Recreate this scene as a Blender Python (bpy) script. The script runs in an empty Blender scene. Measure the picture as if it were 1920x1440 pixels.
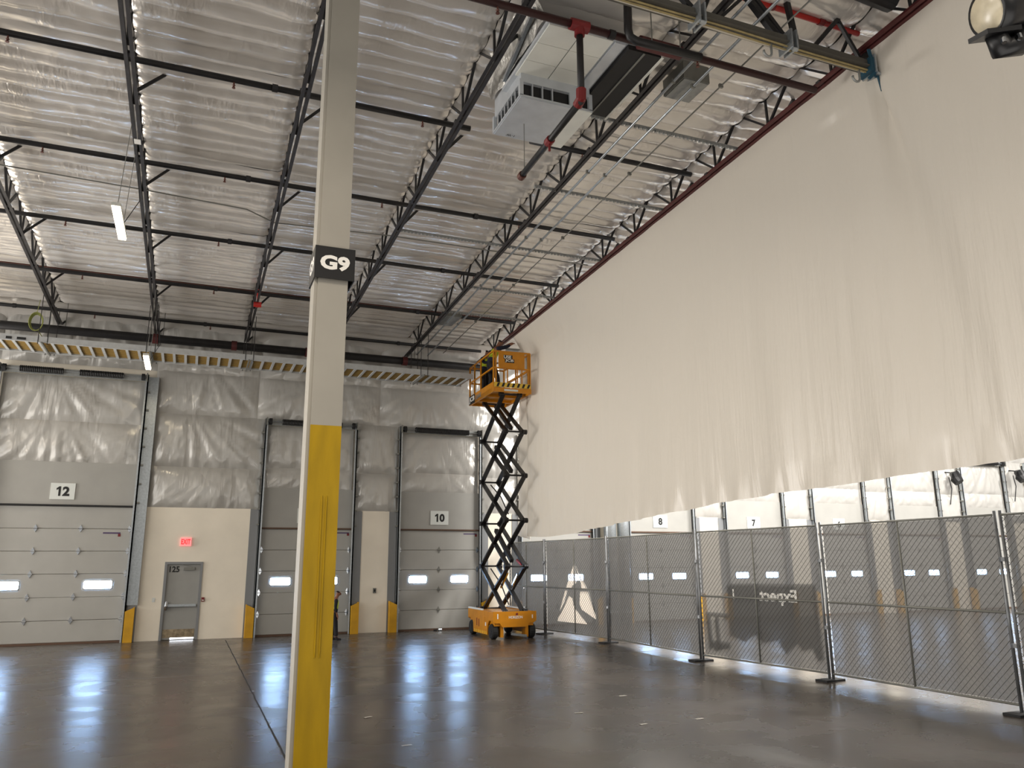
import bpy, bmesh, math, random
from mathutils import Vector, Matrix, noise
random.seed(7)
SC = bpy.context.scene
COL = SC.collection
V = Vector

# ------------------------------------------------------------------ camera
YAW, PITCH, ROLL, FPX, CAMH = 0.3842026, 0.2235868, -0.00574243, 1473.99, 2.12
cy, sy, cp, sp, cr, sr = math.cos(YAW), math.sin(YAW), math.cos(PITCH), math.sin(PITCH), math.cos(ROLL), math.sin(ROLL)
FW = V((sy*cp, cy*cp, sp)); r0 = V((cy, -sy, 0)); u0 = r0.cross(FW)
RT = cr*r0 + sr*u0; UP = -sr*r0 + cr*u0
cam = bpy.data.cameras.new('camera'); camo = bpy.data.objects.new('camera', cam); COL.objects.link(camo)
m3 = Matrix((RT, UP, -FW)).transposed()
camo.matrix_world = Matrix.Translation((0, 0, CAMH)) @ m3.to_4x4()
cam.sensor_width = 36; cam.lens = FPX/1920*36; cam.clip_end = 300; cam.clip_start = .05
SC.camera = camo
# ------------------------------------------------------------------ light
w = bpy.data.worlds.new('world'); SC.world = w; w.use_nodes = True
w.node_tree.nodes['Background'].inputs[0].default_value = (1, .97, .92, 1)
w.node_tree.nodes['Background'].inputs[1].default_value = .45
SC.view_settings.view_transform = 'Standard'; SC.view_settings.look = 'None'
SC.view_settings.exposure = 0.0; SC.view_settings.gamma = 1; SC.view_settings.use_curve_mapping = False
def area(name, loc, target, sx, sy_, power, col):
    l = bpy.data.lights.new(name, 'AREA'); l.shape = 'RECTANGLE'; l.size = sx; l.size_y = sy_
    l.energy = power; l.color = col
    o = bpy.data.objects.new(name, l); COL.objects.link(o); o.location = loc
    o.rotation_euler = (V(target)-V(loc)).to_track_quat('-Z', 'Y').to_euler()
    return o
WARM = (1, .89, .76); NEUT = (1, .96, .91); COOL = (.82, .9, 1)
# rows of ceiling lamps over the far side of the plastic sheet (the lit dock hall)
for i, (x, y) in enumerate(((15, 19), (15, 11), (22, 19), (22, 11), (30, 19), (30, 11), (38, 19))):
    area('far_hall_lamp', (x, y, 8.6), (x, y+3, 0), 1.6, 5, 1150, NEUT)
# lamp rows of the near hall, hung like the two seen fixtures
for x, y in ((-1.6, 5), (-9, 5), (-9, 14.3), (-9, 24), (4.6, -3), (-3, -6)):
    area('hall_lamp', (x, y, 7.6), (x, y, 0), .5, 1.5, 260, WARM)
# unseen fill light added on the left to brighten the ceiling and the sheet
area('side_fill', (-12.5, 9, 4.2), (0, 8.5, 10.2), 28, 5, 1400, NEUT)
# upward fill light added out of view, lifts the right-hand ceiling and sheet
area('upward_fill', (5.5, 1.0, .5), (6.5, 3.5, 10), 10, 7, 480, NEUT)
# unseen fill added far left by the dock wall, rakes the ceiling ribs
area('wall_end_fill', (-11.5, 25.0, 2.6), (4, 12, 10.0), 9, 5, 2500, NEUT)

# ------------------------------------------------------------------ materials
def lin(c):
    return tuple(((x/255)/12.92 if x/255 <= .04045 else ((x/255+.055)/1.055)**2.4) for x in c) + (1,)
def mat(name, rgb, rough=.6, metal=0, var=0, vscale=4, bump=0, bscale=40, emit=0, alpha=1, stretch=None, spec=.5):
    m = bpy.data.materials.new(name); m.use_nodes = True
    nt = m.node_tree; N = nt.nodes; L = nt.links; b = N['Principled BSDF']
    c = lin(rgb); b.inputs['Base Color'].default_value = c
    b.inputs['Roughness'].default_value = rough; b.inputs['Metallic'].default_value = metal
    b.inputs['Specular IOR Level'].default_value = spec
    if var or bump:
        tc = N.new('ShaderNodeTexCoord'); mp = N.new('ShaderNodeMapping'); L.new(tc.outputs['Object'], mp.inputs[0])
        if stretch: mp.inputs['Scale'].default_value = stretch
    if var:
        n = N.new('ShaderNodeTexNoise'); n.inputs['Scale'].default_value = vscale; n.inputs['Detail'].default_value = 6
        L.new(mp.outputs[0], n.inputs[0])
        rp = N.new('ShaderNodeValToRGB'); rp.color_ramp.elements[0].position = .3; rp.color_ramp.elements[1].position = .7
        rp.color_ramp.elements[0].color = tuple(max(0, x*(1-var)) for x in c[:3])+(1,)
        rp.color_ramp.elements[1].color = tuple(min(1, x*(1+var)) for x in c[:3])+(1,)
        L.new(n.outputs['Fac'], rp.inputs[0]); L.new(rp.outputs[0], b.inputs['Base Color'])
    if bump:
        n2 = N.new('ShaderNodeTexNoise'); n2.inputs['Scale'].default_value = bscale; n2.inputs['Detail'].default_value = 4
        L.new(mp.outputs[0], n2.inputs[0])
        bp = N.new('ShaderNodeBump'); bp.inputs['Strength'].default_value = bump; bp.inputs['Distance'].default_value = .05
        L.new(n2.outputs['Fac'], bp.inputs['Height']); L.new(bp.outputs[0], b.inputs['Normal'])
    if emit:
        b.inputs['Emission Color'].default_value = c; b.inputs['Emission Strength'].default_value = emit
    if alpha < 1: b.inputs['Alpha'].default_value = alpha
    return m
M = {}
M['black'] = mat('black_steel', (34, 33, 34), .5, .2, .25, 6)
M['joist'] = mat('joist_paint', (58, 56, 57), .5, .3, .25, 5)
M['maroon'] = mat('maroon_steel', (82, 34, 34), .5, .2, .3, 5)
M['darkmaroon'] = mat('dark_maroon_pipe', (56, 28, 28), .5, .2)
M['trayrail'] = mat('tray_rail', (186, 188, 188), .45, .15, .08, 8)
M['red'] = mat('red_paint', (176, 34, 26), .45)
M['redfit'] = mat('red_fitting', (112, 24, 26), .5)
M['brownpipe'] = mat('brown_pipe', (92, 54, 44), .5, .2)
M['galv'] = mat('galvanised', (172, 178, 182), .35, .75, .12, 20)
M['galvdull'] = mat('galvanised_dull', (150, 152, 150), .5, .45, .12, 12)
M['chrome'] = mat('chrome', (215, 220, 225), .15, 1)
M['cream'] = mat('cream_wall', (234, 226, 210), .55, 0, .05, 1.2, .05, 60)
M['post'] = mat('post_paint', (154, 150, 140), .5, 0, .05, 2)
M['yellow'] = mat('yellow_paint', (164, 132, 0), .55, 0, .14, 2.5, .05, 25, stretch=(3, 3, .6), spec=.3)
M['guard'] = mat('guard_yellow', (196, 146, 14), .5, 0, .12, 4)
M['signblack'] = mat('sign_black', (12, 12, 13), .5)
M['white'] = mat('white_print', (232, 230, 224), .5)
M['signwhite'] = mat('sign_white', (214, 218, 214), .5)
M['ink'] = mat('black_print', (14, 14, 14), .6)
M['door'] = mat('door_skin', (165, 164, 159), .5, 0, .04, 2, .03, 120)
M['header'] = mat('header_panel', (160, 159, 154), .5, 0, .04, 2)
M['jamb'] = mat('jamb_grey', (128, 130, 132), .45, .2)
M['mandoor'] = mat('grey_door_paint', (150, 150, 146), .45, 0, .05, 3)
M['kick'] = mat('kick_plate', (150, 135, 110), .35, .6, .45, 9)
M['rubber'] = mat('rubber', (26, 26, 27), .8)
M['seal'] = mat('brown_seal', (92, 70, 56), .8)
M['lift'] = mat('lift_amber', (198, 128, 4), .4, 0, .08, 5)
M['arm'] = mat('scissor_arm', (36, 35, 36), .45, .3, .25, 5)
M['hazy'] = mat('hazard_yellow', (224, 186, 60), .5)
M['grey'] = mat('grey_metal', (122, 122, 116), .5, .3)
M['greyl'] = mat('duct_white', (214, 214, 206), .5, .05, .05, 3)
M['duct'] = mat('duct_silver', (190, 194, 198), .38, .3, .08, 4)
M['foil'] = mat('foil_wrap', (165, 163, 158), .35, .6, .2, 10, .6, 9)
M['blackgrille'] = mat('black_grille', (16, 15, 15), .6)
M['girder'] = mat('girder_paint', (84, 81, 74), .55, .15, .1, 4)
M['cable_y'] = mat('yellow_cable', (150, 134, 92), .6, 0, .2, 8)
M['cable_w'] = mat('pale_cable', (190, 182, 166), .6)
M['traycable'] = mat('tray_cable', (138, 110, 48), .6, 0, .25, 14, stretch=(1, 12, 1))
M['strap'] = mat('teal_strap', (22, 66, 84), .7)
M['wire'] = mat('fence_wire', (92, 92, 90), .6, .1)
M['fpost'] = mat('fence_post', (120, 122, 124), .4, .6, .2, 6)
M['purple'] = mat('sticker_ink', (74, 56, 96), .6)
M['skin'] = mat('skin', (128, 84, 62), .6)
M['navy'] = mat('navy_cloth', (26, 30, 48), .85)
M['darkcloth'] = mat('dark_cloth', (24, 24, 28), .85)
M['hivis'] = mat('hivis_vest', (196, 214, 44), .7)
M['hair'] = mat('dark_hair', (30, 22, 20), .8)
M['lens'] = mat('lamp_lens', (186, 176, 152), .25, 0, .12, 12)
M['lampblack'] = mat('lamp_black', (14, 14, 16), .4, .2)
M['stripe'] = mat('dark_screen_print', (70, 68, 66), .9, alpha=.85)
M['paper'] = mat('paper_scrap', (196, 192, 184), .8)
M['greencord'] = mat('green_cord', (150, 156, 84), .7)
M['led'] = mat('led_strip', (255, 236, 200), .5, emit=22)
M['exit'] = mat('exit_face', (255, 140, 140), .5, emit=.75)
M['exitred'] = mat('exit_letters', (255, 10, 20), .5, emit=1.6)
M['pane'] = mat('lit_pane', (168, 207, 255), .3, emit=40)
M['daygap'] = mat('daylight_gap', (240, 245, 255), .5, emit=5)

def vinyl(name, rgb, rough, metal, sc1, str1, sc2, str2, spec=.6):
    """glossy sheet: crisp little wrinkles (sc1) that come and go, over broad soft folds (sc2)"""
    m = mat(name, rgb, rough, metal, spec=spec)
    nt = m.node_tree; N = nt.nodes; L = nt.links; b = N['Principled BSDF']
    tc = N.new('ShaderNodeTexCoord')
    def nz(scale, detail, rot=0, dist=0):
        mp = N.new('ShaderNodeMapping'); mp.inputs['Scale'].default_value = scale; mp.inputs['Rotation'].default_value = (0, rot, 0)
        n = N.new('ShaderNodeTexNoise'); n.inputs['Scale'].default_value = 1; n.inputs['Detail'].default_value = detail; n.inputs['Distortion'].default_value = dist
        L.new(tc.outputs['Object'], mp.inputs[0]); L.new(mp.outputs[0], n.inputs[0]); return n
    n1 = nz(sc1, 2, .5 if name == 'wall_insulation' else 0, .4); n2 = nz(sc2, 3, -.4 if name == 'wall_insulation' else 0, .6); n3 = nz((1.3, 1.1, 1.3), 2)
    mk = N.new('ShaderNodeMapRange'); mk.inputs[1].default_value = .42; mk.inputs[2].default_value = .66; L.new(n3.outputs['Fac'], mk.inputs[0])
    mu = N.new('ShaderNodeMath'); mu.operation = 'MULTIPLY'; L.new(n1.outputs['Fac'], mu.inputs[0]); L.new(mk.outputs[0], mu.inputs[1])
    b2 = N.new('ShaderNodeBump'); b2.inputs['Strength'].default_value = str2; b2.inputs['Distance'].default_value = .06; L.new(n2.outputs['Fac'], b2.inputs['Height'])
    b1 = N.new('ShaderNodeBump'); b1.inputs['Strength'].default_value = str1; b1.inputs['Distance'].default_value = .03; L.new(mu.outputs[0], b1.inputs['Height'])
    L.new(b2.outputs[0], b1.inputs['Normal']); L.new(b1.outputs[0], b.inputs['Normal'])
    return m
M['roofins'] = vinyl('roof_insulation', (226, 221, 214), .22, .42, (13, 4, 1), .55, (1.2, 2.5, 1), .18)
M['wallins'] = vinyl('wall_insulation', (188, 186, 181), .22, .14, (5, 1, 1.0), 1.0, (1.9, 1, .5), .7)

def floor_mat():
    m = mat('polished_concrete', (96, 88, 80), .2, spec=.38)
    nt = m.node_tree; N = nt.nodes; L = nt.links; b = N['Principled BSDF']
    tc = N.new('ShaderNodeTexCoord')
    n = N.new('ShaderNodeTexNoise'); n.inputs['Scale'].default_value = .45; n.inputs['Detail'].default_value = 8
    n2 = N.new('ShaderNodeTexNoise'); n2.inputs['Scale'].default_value = 5; n2.inputs['Detail'].default_value = 6
    for q in (n, n2): L.new(tc.outputs['Object'], q.inputs[0])
    r = N.new('ShaderNodeValToRGB'); r.color_ramp.elements[0].position = .3; r.color_ramp.elements[1].position = .72
    r.color_ramp.elements[0].color = lin((60, 53, 46)); r.color_ramp.elements[1].color = lin((84, 75, 67))
    L.new(n.outputs['Fac'], r.inputs[0])
    mx = N.new('ShaderNodeMixRGB'); mx.blend_type = 'MULTIPLY'; mx.inputs[0].default_value = .25
    L.new(r.outputs[0], mx.inputs[1]); L.new(n2.outputs['Color'], mx.inputs[2]); L.new(mx.outputs[0], b.inputs['Base Color'])
    mr = N.new('ShaderNodeMapRange'); mr.inputs[1].default_value = .3; mr.inputs[2].default_value = .7; mr.inputs[3].default_value = .21; mr.inputs[4].default_value = .33
    n4 = N.new('ShaderNodeTexNoise'); n4.inputs['Scale'].default_value = .9; n4.inputs['Detail'].default_value = 5; n4.inputs['Distortion'].default_value = .3; L.new(tc.outputs['Object'], n4.inputs[0]); L.new(n4.outputs['Fac'], mr.inputs[0]); L.new(mr.outputs[0], b.inputs['Roughness'])
    bp = N.new('ShaderNodeBump'); bp.inputs['Strength'].default_value = .04; bp.inputs['Distance'].default_value = .01
    L.new(n2.outputs['Fac'], bp.inputs['Height']); L.new(bp.outputs[0], b.inputs['Normal'])
    return m
M['floor'] = floor_mat()

def sheet_mat():
    m = bpy.data.materials.new('white_poly_sheet'); m.use_nodes = True
    nt = m.node_tree; N = nt.nodes; L = nt.links; N.remove(N['Principled BSDF']); out = N['Material Output']
    d = N.new('ShaderNodeBsdfDiffuse'); t = N.new('ShaderNodeBsdfTranslucent'); g = N.new('ShaderNodeBsdfGlossy')
    d.inputs[0].default_value = lin((214, 207, 195)); t.inputs[0].default_value = lin((236, 226, 210))
    g.inputs['Roughness'].default_value = .3; g.inputs[0].default_value = (.9, .9, .9, 1)
    a = N.new('ShaderNodeMixShader'); a.inputs[0].default_value = .09
    b = N.new('ShaderNodeMixShader'); b.inputs[0].default_value = .05
    tc = N.new('ShaderNodeTexCoord'); mp = N.new('ShaderNodeMapping'); mp.inputs['Scale'].default_value = (1, 3.2, .35)
    n = N.new('ShaderNodeTexNoise'); n.inputs['Scale'].default_value = 1.4; n.inputs['Detail'].default_value = 7
    L.new(tc.outputs['Object'], mp.inputs[0]); L.new(mp.outputs[0], n.inputs[0])
    bp = N.new('ShaderNodeBump'); bp.inputs['Strength'].default_value = .5; bp.inputs['Distance'].default_value = .06
    L.new(n.outputs['Fac'], bp.inputs['Height'])
    for q in (d, t, g): L.new(bp.outputs[0], q.inputs['Normal'])
    L.new(d.outputs[0], a.inputs[1]); L.new(t.outputs[0], a.inputs[2])
    L.new(a.outputs[0], b.inputs[1]); L.new(g.outputs[0], b.inputs[2]); L.new(b.outputs[0], out.inputs[0])
    return m
M['sheet'] = sheet_mat()
def screen_mat(name, rgb, alpha, tr=.45):
    m = bpy.data.materials.new(name); m.use_nodes = True
    nt = m.node_tree; N = nt.nodes; L = nt.links; N.remove(N['Principled BSDF']); out = N['Material Output']
    d = N.new('ShaderNodeBsdfDiffuse'); d.inputs[0].default_value = lin(rgb); t = N.new('ShaderNodeBsdfTransparent')
    tl = N.new('ShaderNodeBsdfTranslucent'); tl.inputs[0].default_value = lin(rgb)
    y = N.new('ShaderNodeMixShader'); y.inputs[0].default_value = tr
    L.new(d.outputs[0], y.inputs[1]); L.new(tl.outputs[0], y.inputs[2])
    x = N.new('ShaderNodeMixShader'); x.inputs[0].default_value = alpha
    L.new(t.outputs[0], x.inputs[1]); L.new(y.outputs[0], x.inputs[2]); L.new(x.outputs[0], out.inputs[0])
    return m
M['screen'] = screen_mat('wind_screen', (112, 111, 109), .86)
M['logo'] = screen_mat('screen_logo', (244, 236, 226), .8, .75)
M['banner'] = screen_mat('screen_banner', (40, 39, 38), .5, .3)

# ------------------------------------------------------------------ mesh helpers
ORG = {}
def org(o): return ORG.get(o.name, V((0, 0, 0))) if o else V((0, 0, 0))
class MB:
    def __init__(s): s.v = []; s.f = []
    def add(s, vs, fs):
        k = len(s.v); s.v += [V(p) for p in vs]; s.f += [tuple(i+k for i in f) for f in fs]; return s
    def box(s, c, d, rot=None):
        c = V(c); hx, hy, hz = d[0]/2, d[1]/2, d[2]/2
        vs = [V((x, y, z)) for x in (-hx, hx) for y in (-hy, hy) for z in (-hz, hz)]
        if rot: vs = [rot @ p for p in vs]
        return s.add([c+p for p in vs], [(0, 1, 3, 2), (4, 6, 7, 5), (0, 4, 5, 1), (2, 3, 7, 6), (0, 2, 6, 4), (1, 5, 7, 3)])
    def bb(s, x0, x1, y0, y1, z0, z1): return s.box(((x0+x1)/2, (y0+y1)/2, (z0+z1)/2), (abs(x1-x0), abs(y1-y0), abs(z1-z0)))
    def bar(s, a, b, w, h, up=(0, 0, 1)):
        a, b = V(a), V(b); d = (b-a).normalized(); up = V(up)
        if abs(d.dot(up)) > .99: up = V((0, 1, 0))
        r = d.cross(up).normalized(); u = r.cross(d)
        q = [r*x+u*y for x, y in ((-w/2, -h/2), (w/2, -h/2), (w/2, h/2), (-w/2, h/2))]
        return s.add([a+p for p in q]+[b+p for p in q], [(3, 2, 1, 0), (4, 5, 6, 7), (0, 1, 5, 4), (1, 2, 6, 5), (2, 3, 7, 6), (3, 0, 4, 7)])
    def tube(s, pts, r, n=8, caps=True):
        pts = [V(p) for p in pts]; rs = r if isinstance(r, (list, tuple)) else [r]*len(pts)
        k = len(s.v); pu = None
        for i, p in enumerate(pts):
            d = (pts[min(i+1, len(pts)-1)]-pts[max(i-1, 0)]).normalized()
            u = pu if pu else (V((0, 0, 1)) if abs(d.z) < .9 else V((0, 1, 0)))
            x = d.cross(u).normalized(); u = x.cross(d).normalized(); pu = u
            s.v += [p+(x*math.cos(2*math.pi*j/n)+u*math.sin(2*math.pi*j/n))*rs[i] for j in range(n)]
        for i in range(len(pts)-1):
            for j in range(n):
                s.f.append((k+i*n+j, k+i*n+(j+1) % n, k+(i+1)*n+(j+1) % n, k+(i+1)*n+j))
        if caps: s.f += [tuple(k+j for j in reversed(range(n))), tuple(k+(len(pts)-1)*n+j for j in range(n))]
        return s
    def prism(s, poly, o, ux, uy, un, t):
        o, ux, uy, un = V(o), V(ux), V(uy), V(un); n = len(poly)
        a = [o+ux*x+uy*y for x, y in poly]
        return s.add(a+[p+un*t for p in a], [tuple(reversed(range(n))), tuple(range(n, 2*n))]+[(i, (i+1) % n, n+(i+1) % n, n+i) for i in range(n)])
    def grid(s, fn, nu, nv):
        k = len(s.v)
        s.v += [V(fn(i/nu, j/nv)) for i in range(nu+1) for j in range(nv+1)]
        s.f += [(k+i*(nv+1)+j, k+(i+1)*(nv+1)+j, k+(i+1)*(nv+1)+j+1, k+i*(nv+1)+j+1) for i in range(nu) for j in range(nv)]
        return s
    def mesh(s, name, m, smooth=False, off=V((0, 0, 0))):
        me = bpy.data.meshes.new(name); me.from_pydata([p-off for p in s.v], [], s.f)
        if m: me.materials.append(M[m] if isinstance(m, str) else m)
        if smooth: me.polygons.foreach_set('use_smooth', [True]*len(me.polygons))
        me.update(); return me
    def build(s, name, m, parent=None, smooth=False, label=None):
        off = org(parent); me = s.mesh(name, m, smooth, off)
        o = bpy.data.objects.new(name, me); COL.objects.link(o)
        if parent: o.parent = parent
        ORG[o.name] = off.copy()
        if label: o['label'] = label
        return o
def tag(o, label=None, cat=None, group=None, kind=None):
    if label: o['label'] = label
    if cat: o['category'] = cat
    if group: o['group'] = group
    if kind: o['kind'] = kind
    return o
def thing(name, loc, label, cat, group=None, local=False):
    o = bpy.data.objects.new(name, None); COL.objects.link(o); o.location = loc; o.empty_display_size = .2
    ORG[o.name] = V((0, 0, 0)) if local else V(loc)
    return tag(o, label, cat, group)
def link_part(name, me, parent, loc=(0, 0, 0), rot=None):
    o = bpy.data.objects.new(name, me); COL.objects.link(o); o.parent = parent; o.location = loc
    if rot: o.rotation_euler = rot
    return o
def copy_tree(o, parent=None):
    c = o.copy(); COL.objects.link(c); c.parent = parent
    for ch in o.children: copy_tree(ch, c)
    return c
def text(s, size, center, ux, uy, m, parent, name='lettering', bold=.0, width=None, t=.004):
    cu = bpy.data.curves.new('txt', 'FONT'); cu.body = s; cu.size = 1; cu.offset = bold; cu.resolution_u = 3; cu.extrude = 0
    ob = bpy.data.objects.new('txt', cu); COL.objects.link(ob)
    dg = bpy.context.evaluated_depsgraph_get(); me = bpy.data.meshes.new_from_object(ob.evaluated_get(dg))
    bpy.data.objects.remove(ob); bpy.data.curves.remove(cu)
    xs = [v.co.x for v in me.vertices]; ys = [v.co.y for v in me.vertices]
    cx, cy_, hh, ww = (min(xs)+max(xs))/2, (min(ys)+max(ys))/2, max(ys)-min(ys), max(xs)-min(xs)
    ky = size/hh; kx = width/ww if width else ky
    ux, uy = V(ux).normalized(), V(uy).normalized(); c = V(center)-org(parent)
    for v in me.vertices: v.co = c+ux*((v.co.x-cx)*kx)+uy*((v.co.y-cy_)*ky)
    me.name = name; me.materials.append(M[m])
    o = bpy.data.objects.new(name, me); COL.objects.link(o); o.parent = parent; ORG[o.name] = org(parent)
    return o
def ns(x, y, z=0): return noise.noise(V((x, y, z)))

D = 25.74; S = 0.04102557; Z0 = 9.05
def rz(y, off=0): return Z0+off+S*(D-y)       # height of a plane parallel to the roof
SLOPE = -math.atan(S)

# ------------------------------------------------------------------ setting: floor, wall, ceiling
fl = MB().bb(-18, 50, -12, D+.3, -.3, 0).build('floor', 'floor'); tag(fl, 'polished brown grey concrete warehouse floor with window reflections', kind='structure')
MB().grid(lambda u, v: (1.18+.022*u+.010*ns(v*60, 3), -3+v*28, .0025), 1, 120).build('control_joint', 'rubber', fl)
MB().bb(-18, 12, 17.42, 17.44, 0, .002).build('control_joint', 'jamb', fl)
wall = MB().bb(-18, 50, D+.02, D+.4, 0, 10.6).build('wall_back', 'cream'); tag(wall, 'long dock wall with white vinyl insulation over cream panels', kind='structure')
deck = MB().grid(lambda u, v: (-18+68*u, -6+(D+6.3)*v, rz(-6+(D+6.3)*v, .85)), 1, 1).grid(lambda u, v: (-18+68*u, -6+(D+6.3)*v, rz(-6+(D+6.3)*v, .95)), 1, 1).build('ceiling', 'galvdull')
tag(deck, 'sloping roof deck lined with shiny quilted white insulation', kind='structure')

JX = [-6.63, -4.02, -1.41, 1.20, 3.81, 6.42, 9.05]
LY = [8.60, 12.37, 15.60, 18.78, 22.02, 25.17]
# roof insulation quilts, one per bay and row
def quilt(seed, n, amp, L, W=2.60):
    def fn(u, v):
        x = (u-.5)*W; y = (v-.5)*L
        ph = v*n+.22*ns(x*.5+seed*7, v*3, seed)
        f = ph-math.floor(ph)
        z = -amp*(math.sin(math.pi*f)**.6)
        z += .022*ns(x*1.4+seed, y*4.5, seed)+.012*ns(x*6, y*5, seed+4)
        e = min(u, 1-u)*W
        z += .05*max(0, 1-e/.12)**2 - .02
        return (x, y, z)
    return MB().grid(fn, 26, n*7).mesh('insulation_panel', 'roofins', True)
far_q = [quilt(i, 9, .075, 3.24) for i in range(3)]
near_q = [quilt(i+5, 6, .11, 3.30) for i in range(3)]
QY = [9.23]+LY[1:]
rows = [-4.0, -.75, 2.55, 5.85, 9.15]+[(LY[i]+LY[i+1])/2 for i in range(0, 5)]
k = 0
xs_c = [-17.1, -14.45, -11.85, -9.24] + [(JX[i]+JX[i+1])/2 for i in range(6)] + [10.36]
for xc in xs_c:
    for j in range(10):
        if j < 5: y = (QY[0]-1.65)-3.29*(4-j); me = near_q[(k*7+j) % 3]
        else: y = (QY[j-5]+QY[j-4])/2; me = far_q[(k*5+j) % 3]
        o = link_part('insulation_panel', me, deck, (xc, y, rz(y, .60)), (SLOPE, 0, 0)); k += 1
# last dark fold of insulation where roof meets wall
MB().grid(lambda u, v: (-18+28*u, 25.2+.5*v, rz(25.2, .55)-.5*v**2+.03*ns(u*60, v*3)), 120, 6).build('insulation_panel', 'roofins', deck, True)

# wall insulation
def wpanel(x0, x1, z0, z1, seed, bulge=.12, tuck=.5):
    nx = max(12, int((x1-x0)*14)); nz = max(12, int((z1-z0)*13))
    px, pz = x0+(x1-x0)*random.uniform(.25, .75), z1
    def fn(u, v):
        x = x0+(x1-x0)*u; z = z0+(z1-z0)*v
        e = (min(u, 1-u)*(x1-x0)); g = min(v, 1-v)*(z1-z0)
        b = bulge*(1-math.exp(-e/.22))*(1-math.exp(-g/.16))
        ang = math.atan2(x-px, max(.05, pz+.35-z))
        wr = .034*ns(ang*7+seed*3, seed*1.7)*min(1, (pz-z+.2))+.012*ns(x*2.2+seed, z*1.1, seed)
        wr += .16*max(0, .16-abs(ns(ang*4.5+seed*5, seed*2.3+z*.25)))*min(1, (pz-z+.1)) - .10*max(0, .14-abs(ns(x*1.6-z*1.3+seed*4, z*.5+seed, 2)))
        pk = .018*ns(x*7+seed, z*2, seed)*max(0, 1-g/.3)
        return (x, D-.03-b+(wr+pk)*(1.2 if b > .02 else .3), z)
    return MB().grid(fn, nx, nz).build('insulation_panel', 'wallins', wall, True)

# ------------------------------------------------------------------ dock doors
DOORS = [(-3.45, 3.78, 3.76, 7.62, 6, '12', 5.02, 6.2), (3.40, 2.80, 3.18, 6.50, 5, '11', 4.45, 5.08), (7.73, 2.80, 3.18, 6.50, 5, '10', 4.45, 5.08)]
for i, cx in enumerate((12.05, 16.35, 20.65, 25.0, 29.35, 33.7, 38.05)):
    DOORS.append((cx, 2.80, 3.18, 6.50, 5, str(9-i), 4.45, 5.08))
DLAB = ['wide drive-in dock door below sign 12 at the far left', 'dock door half hidden behind the white and yellow post', 'grey dock door under sign 10 beside the scissor lift',
        'dock door behind the scissor lift and screened fence end', 'dock door under sign 8 beyond the fence', 'dock door under sign 7 beyond the fence', 'dock door under sign 6 beyond the fence', 'first unnumbered dock door right of door 6', 'second dock door right of door 6', 'dock door cut by the right edge of the photo']
NLAB = ['white sign with black 12 over the wide door at far left', 'white sign with black 11, half hidden behind the post', 'white sign with black 10 left of the scissor mast',
        'white sign with black 9 hidden behind the plastic sheet', 'white sign with black 8 under the sheet edge, right of the fat pipes', 'white sign with black 7 centred under the sheet edge', 'white sign with black 6 just peeping over the fence top']
ORDW = ['', '', '', 'first', 'second', 'third', 'fourth', 'fifth', 'sixth', 'seventh']
def hinge_mesh():
    b = MB().prism([(-.03, -.02), (.03, -.02), (.045, .02), (.0, .11), (-.045, .02)], (0, 0, 0), (1, 0, 0), (0, 0, 1), (0, -1, 0), .02)
    b.prism([(-.03, .02), (-.045, -.02), (.0, -.10), (.045, -.02), (.03, .02)], (0, -.004, 0), (1, 0, 0), (0, 0, 1), (0, -1, 0), .016)
    b.tube([(-.06, -.03, 0), (.06, -.03, 0)], .012, 6)
    return b.mesh('hinge', 'chrome')
hinge_me = hinge_mesh()
hinge_d = hinge_me.copy(); hinge_d.materials[0] = M['grey']
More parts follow.
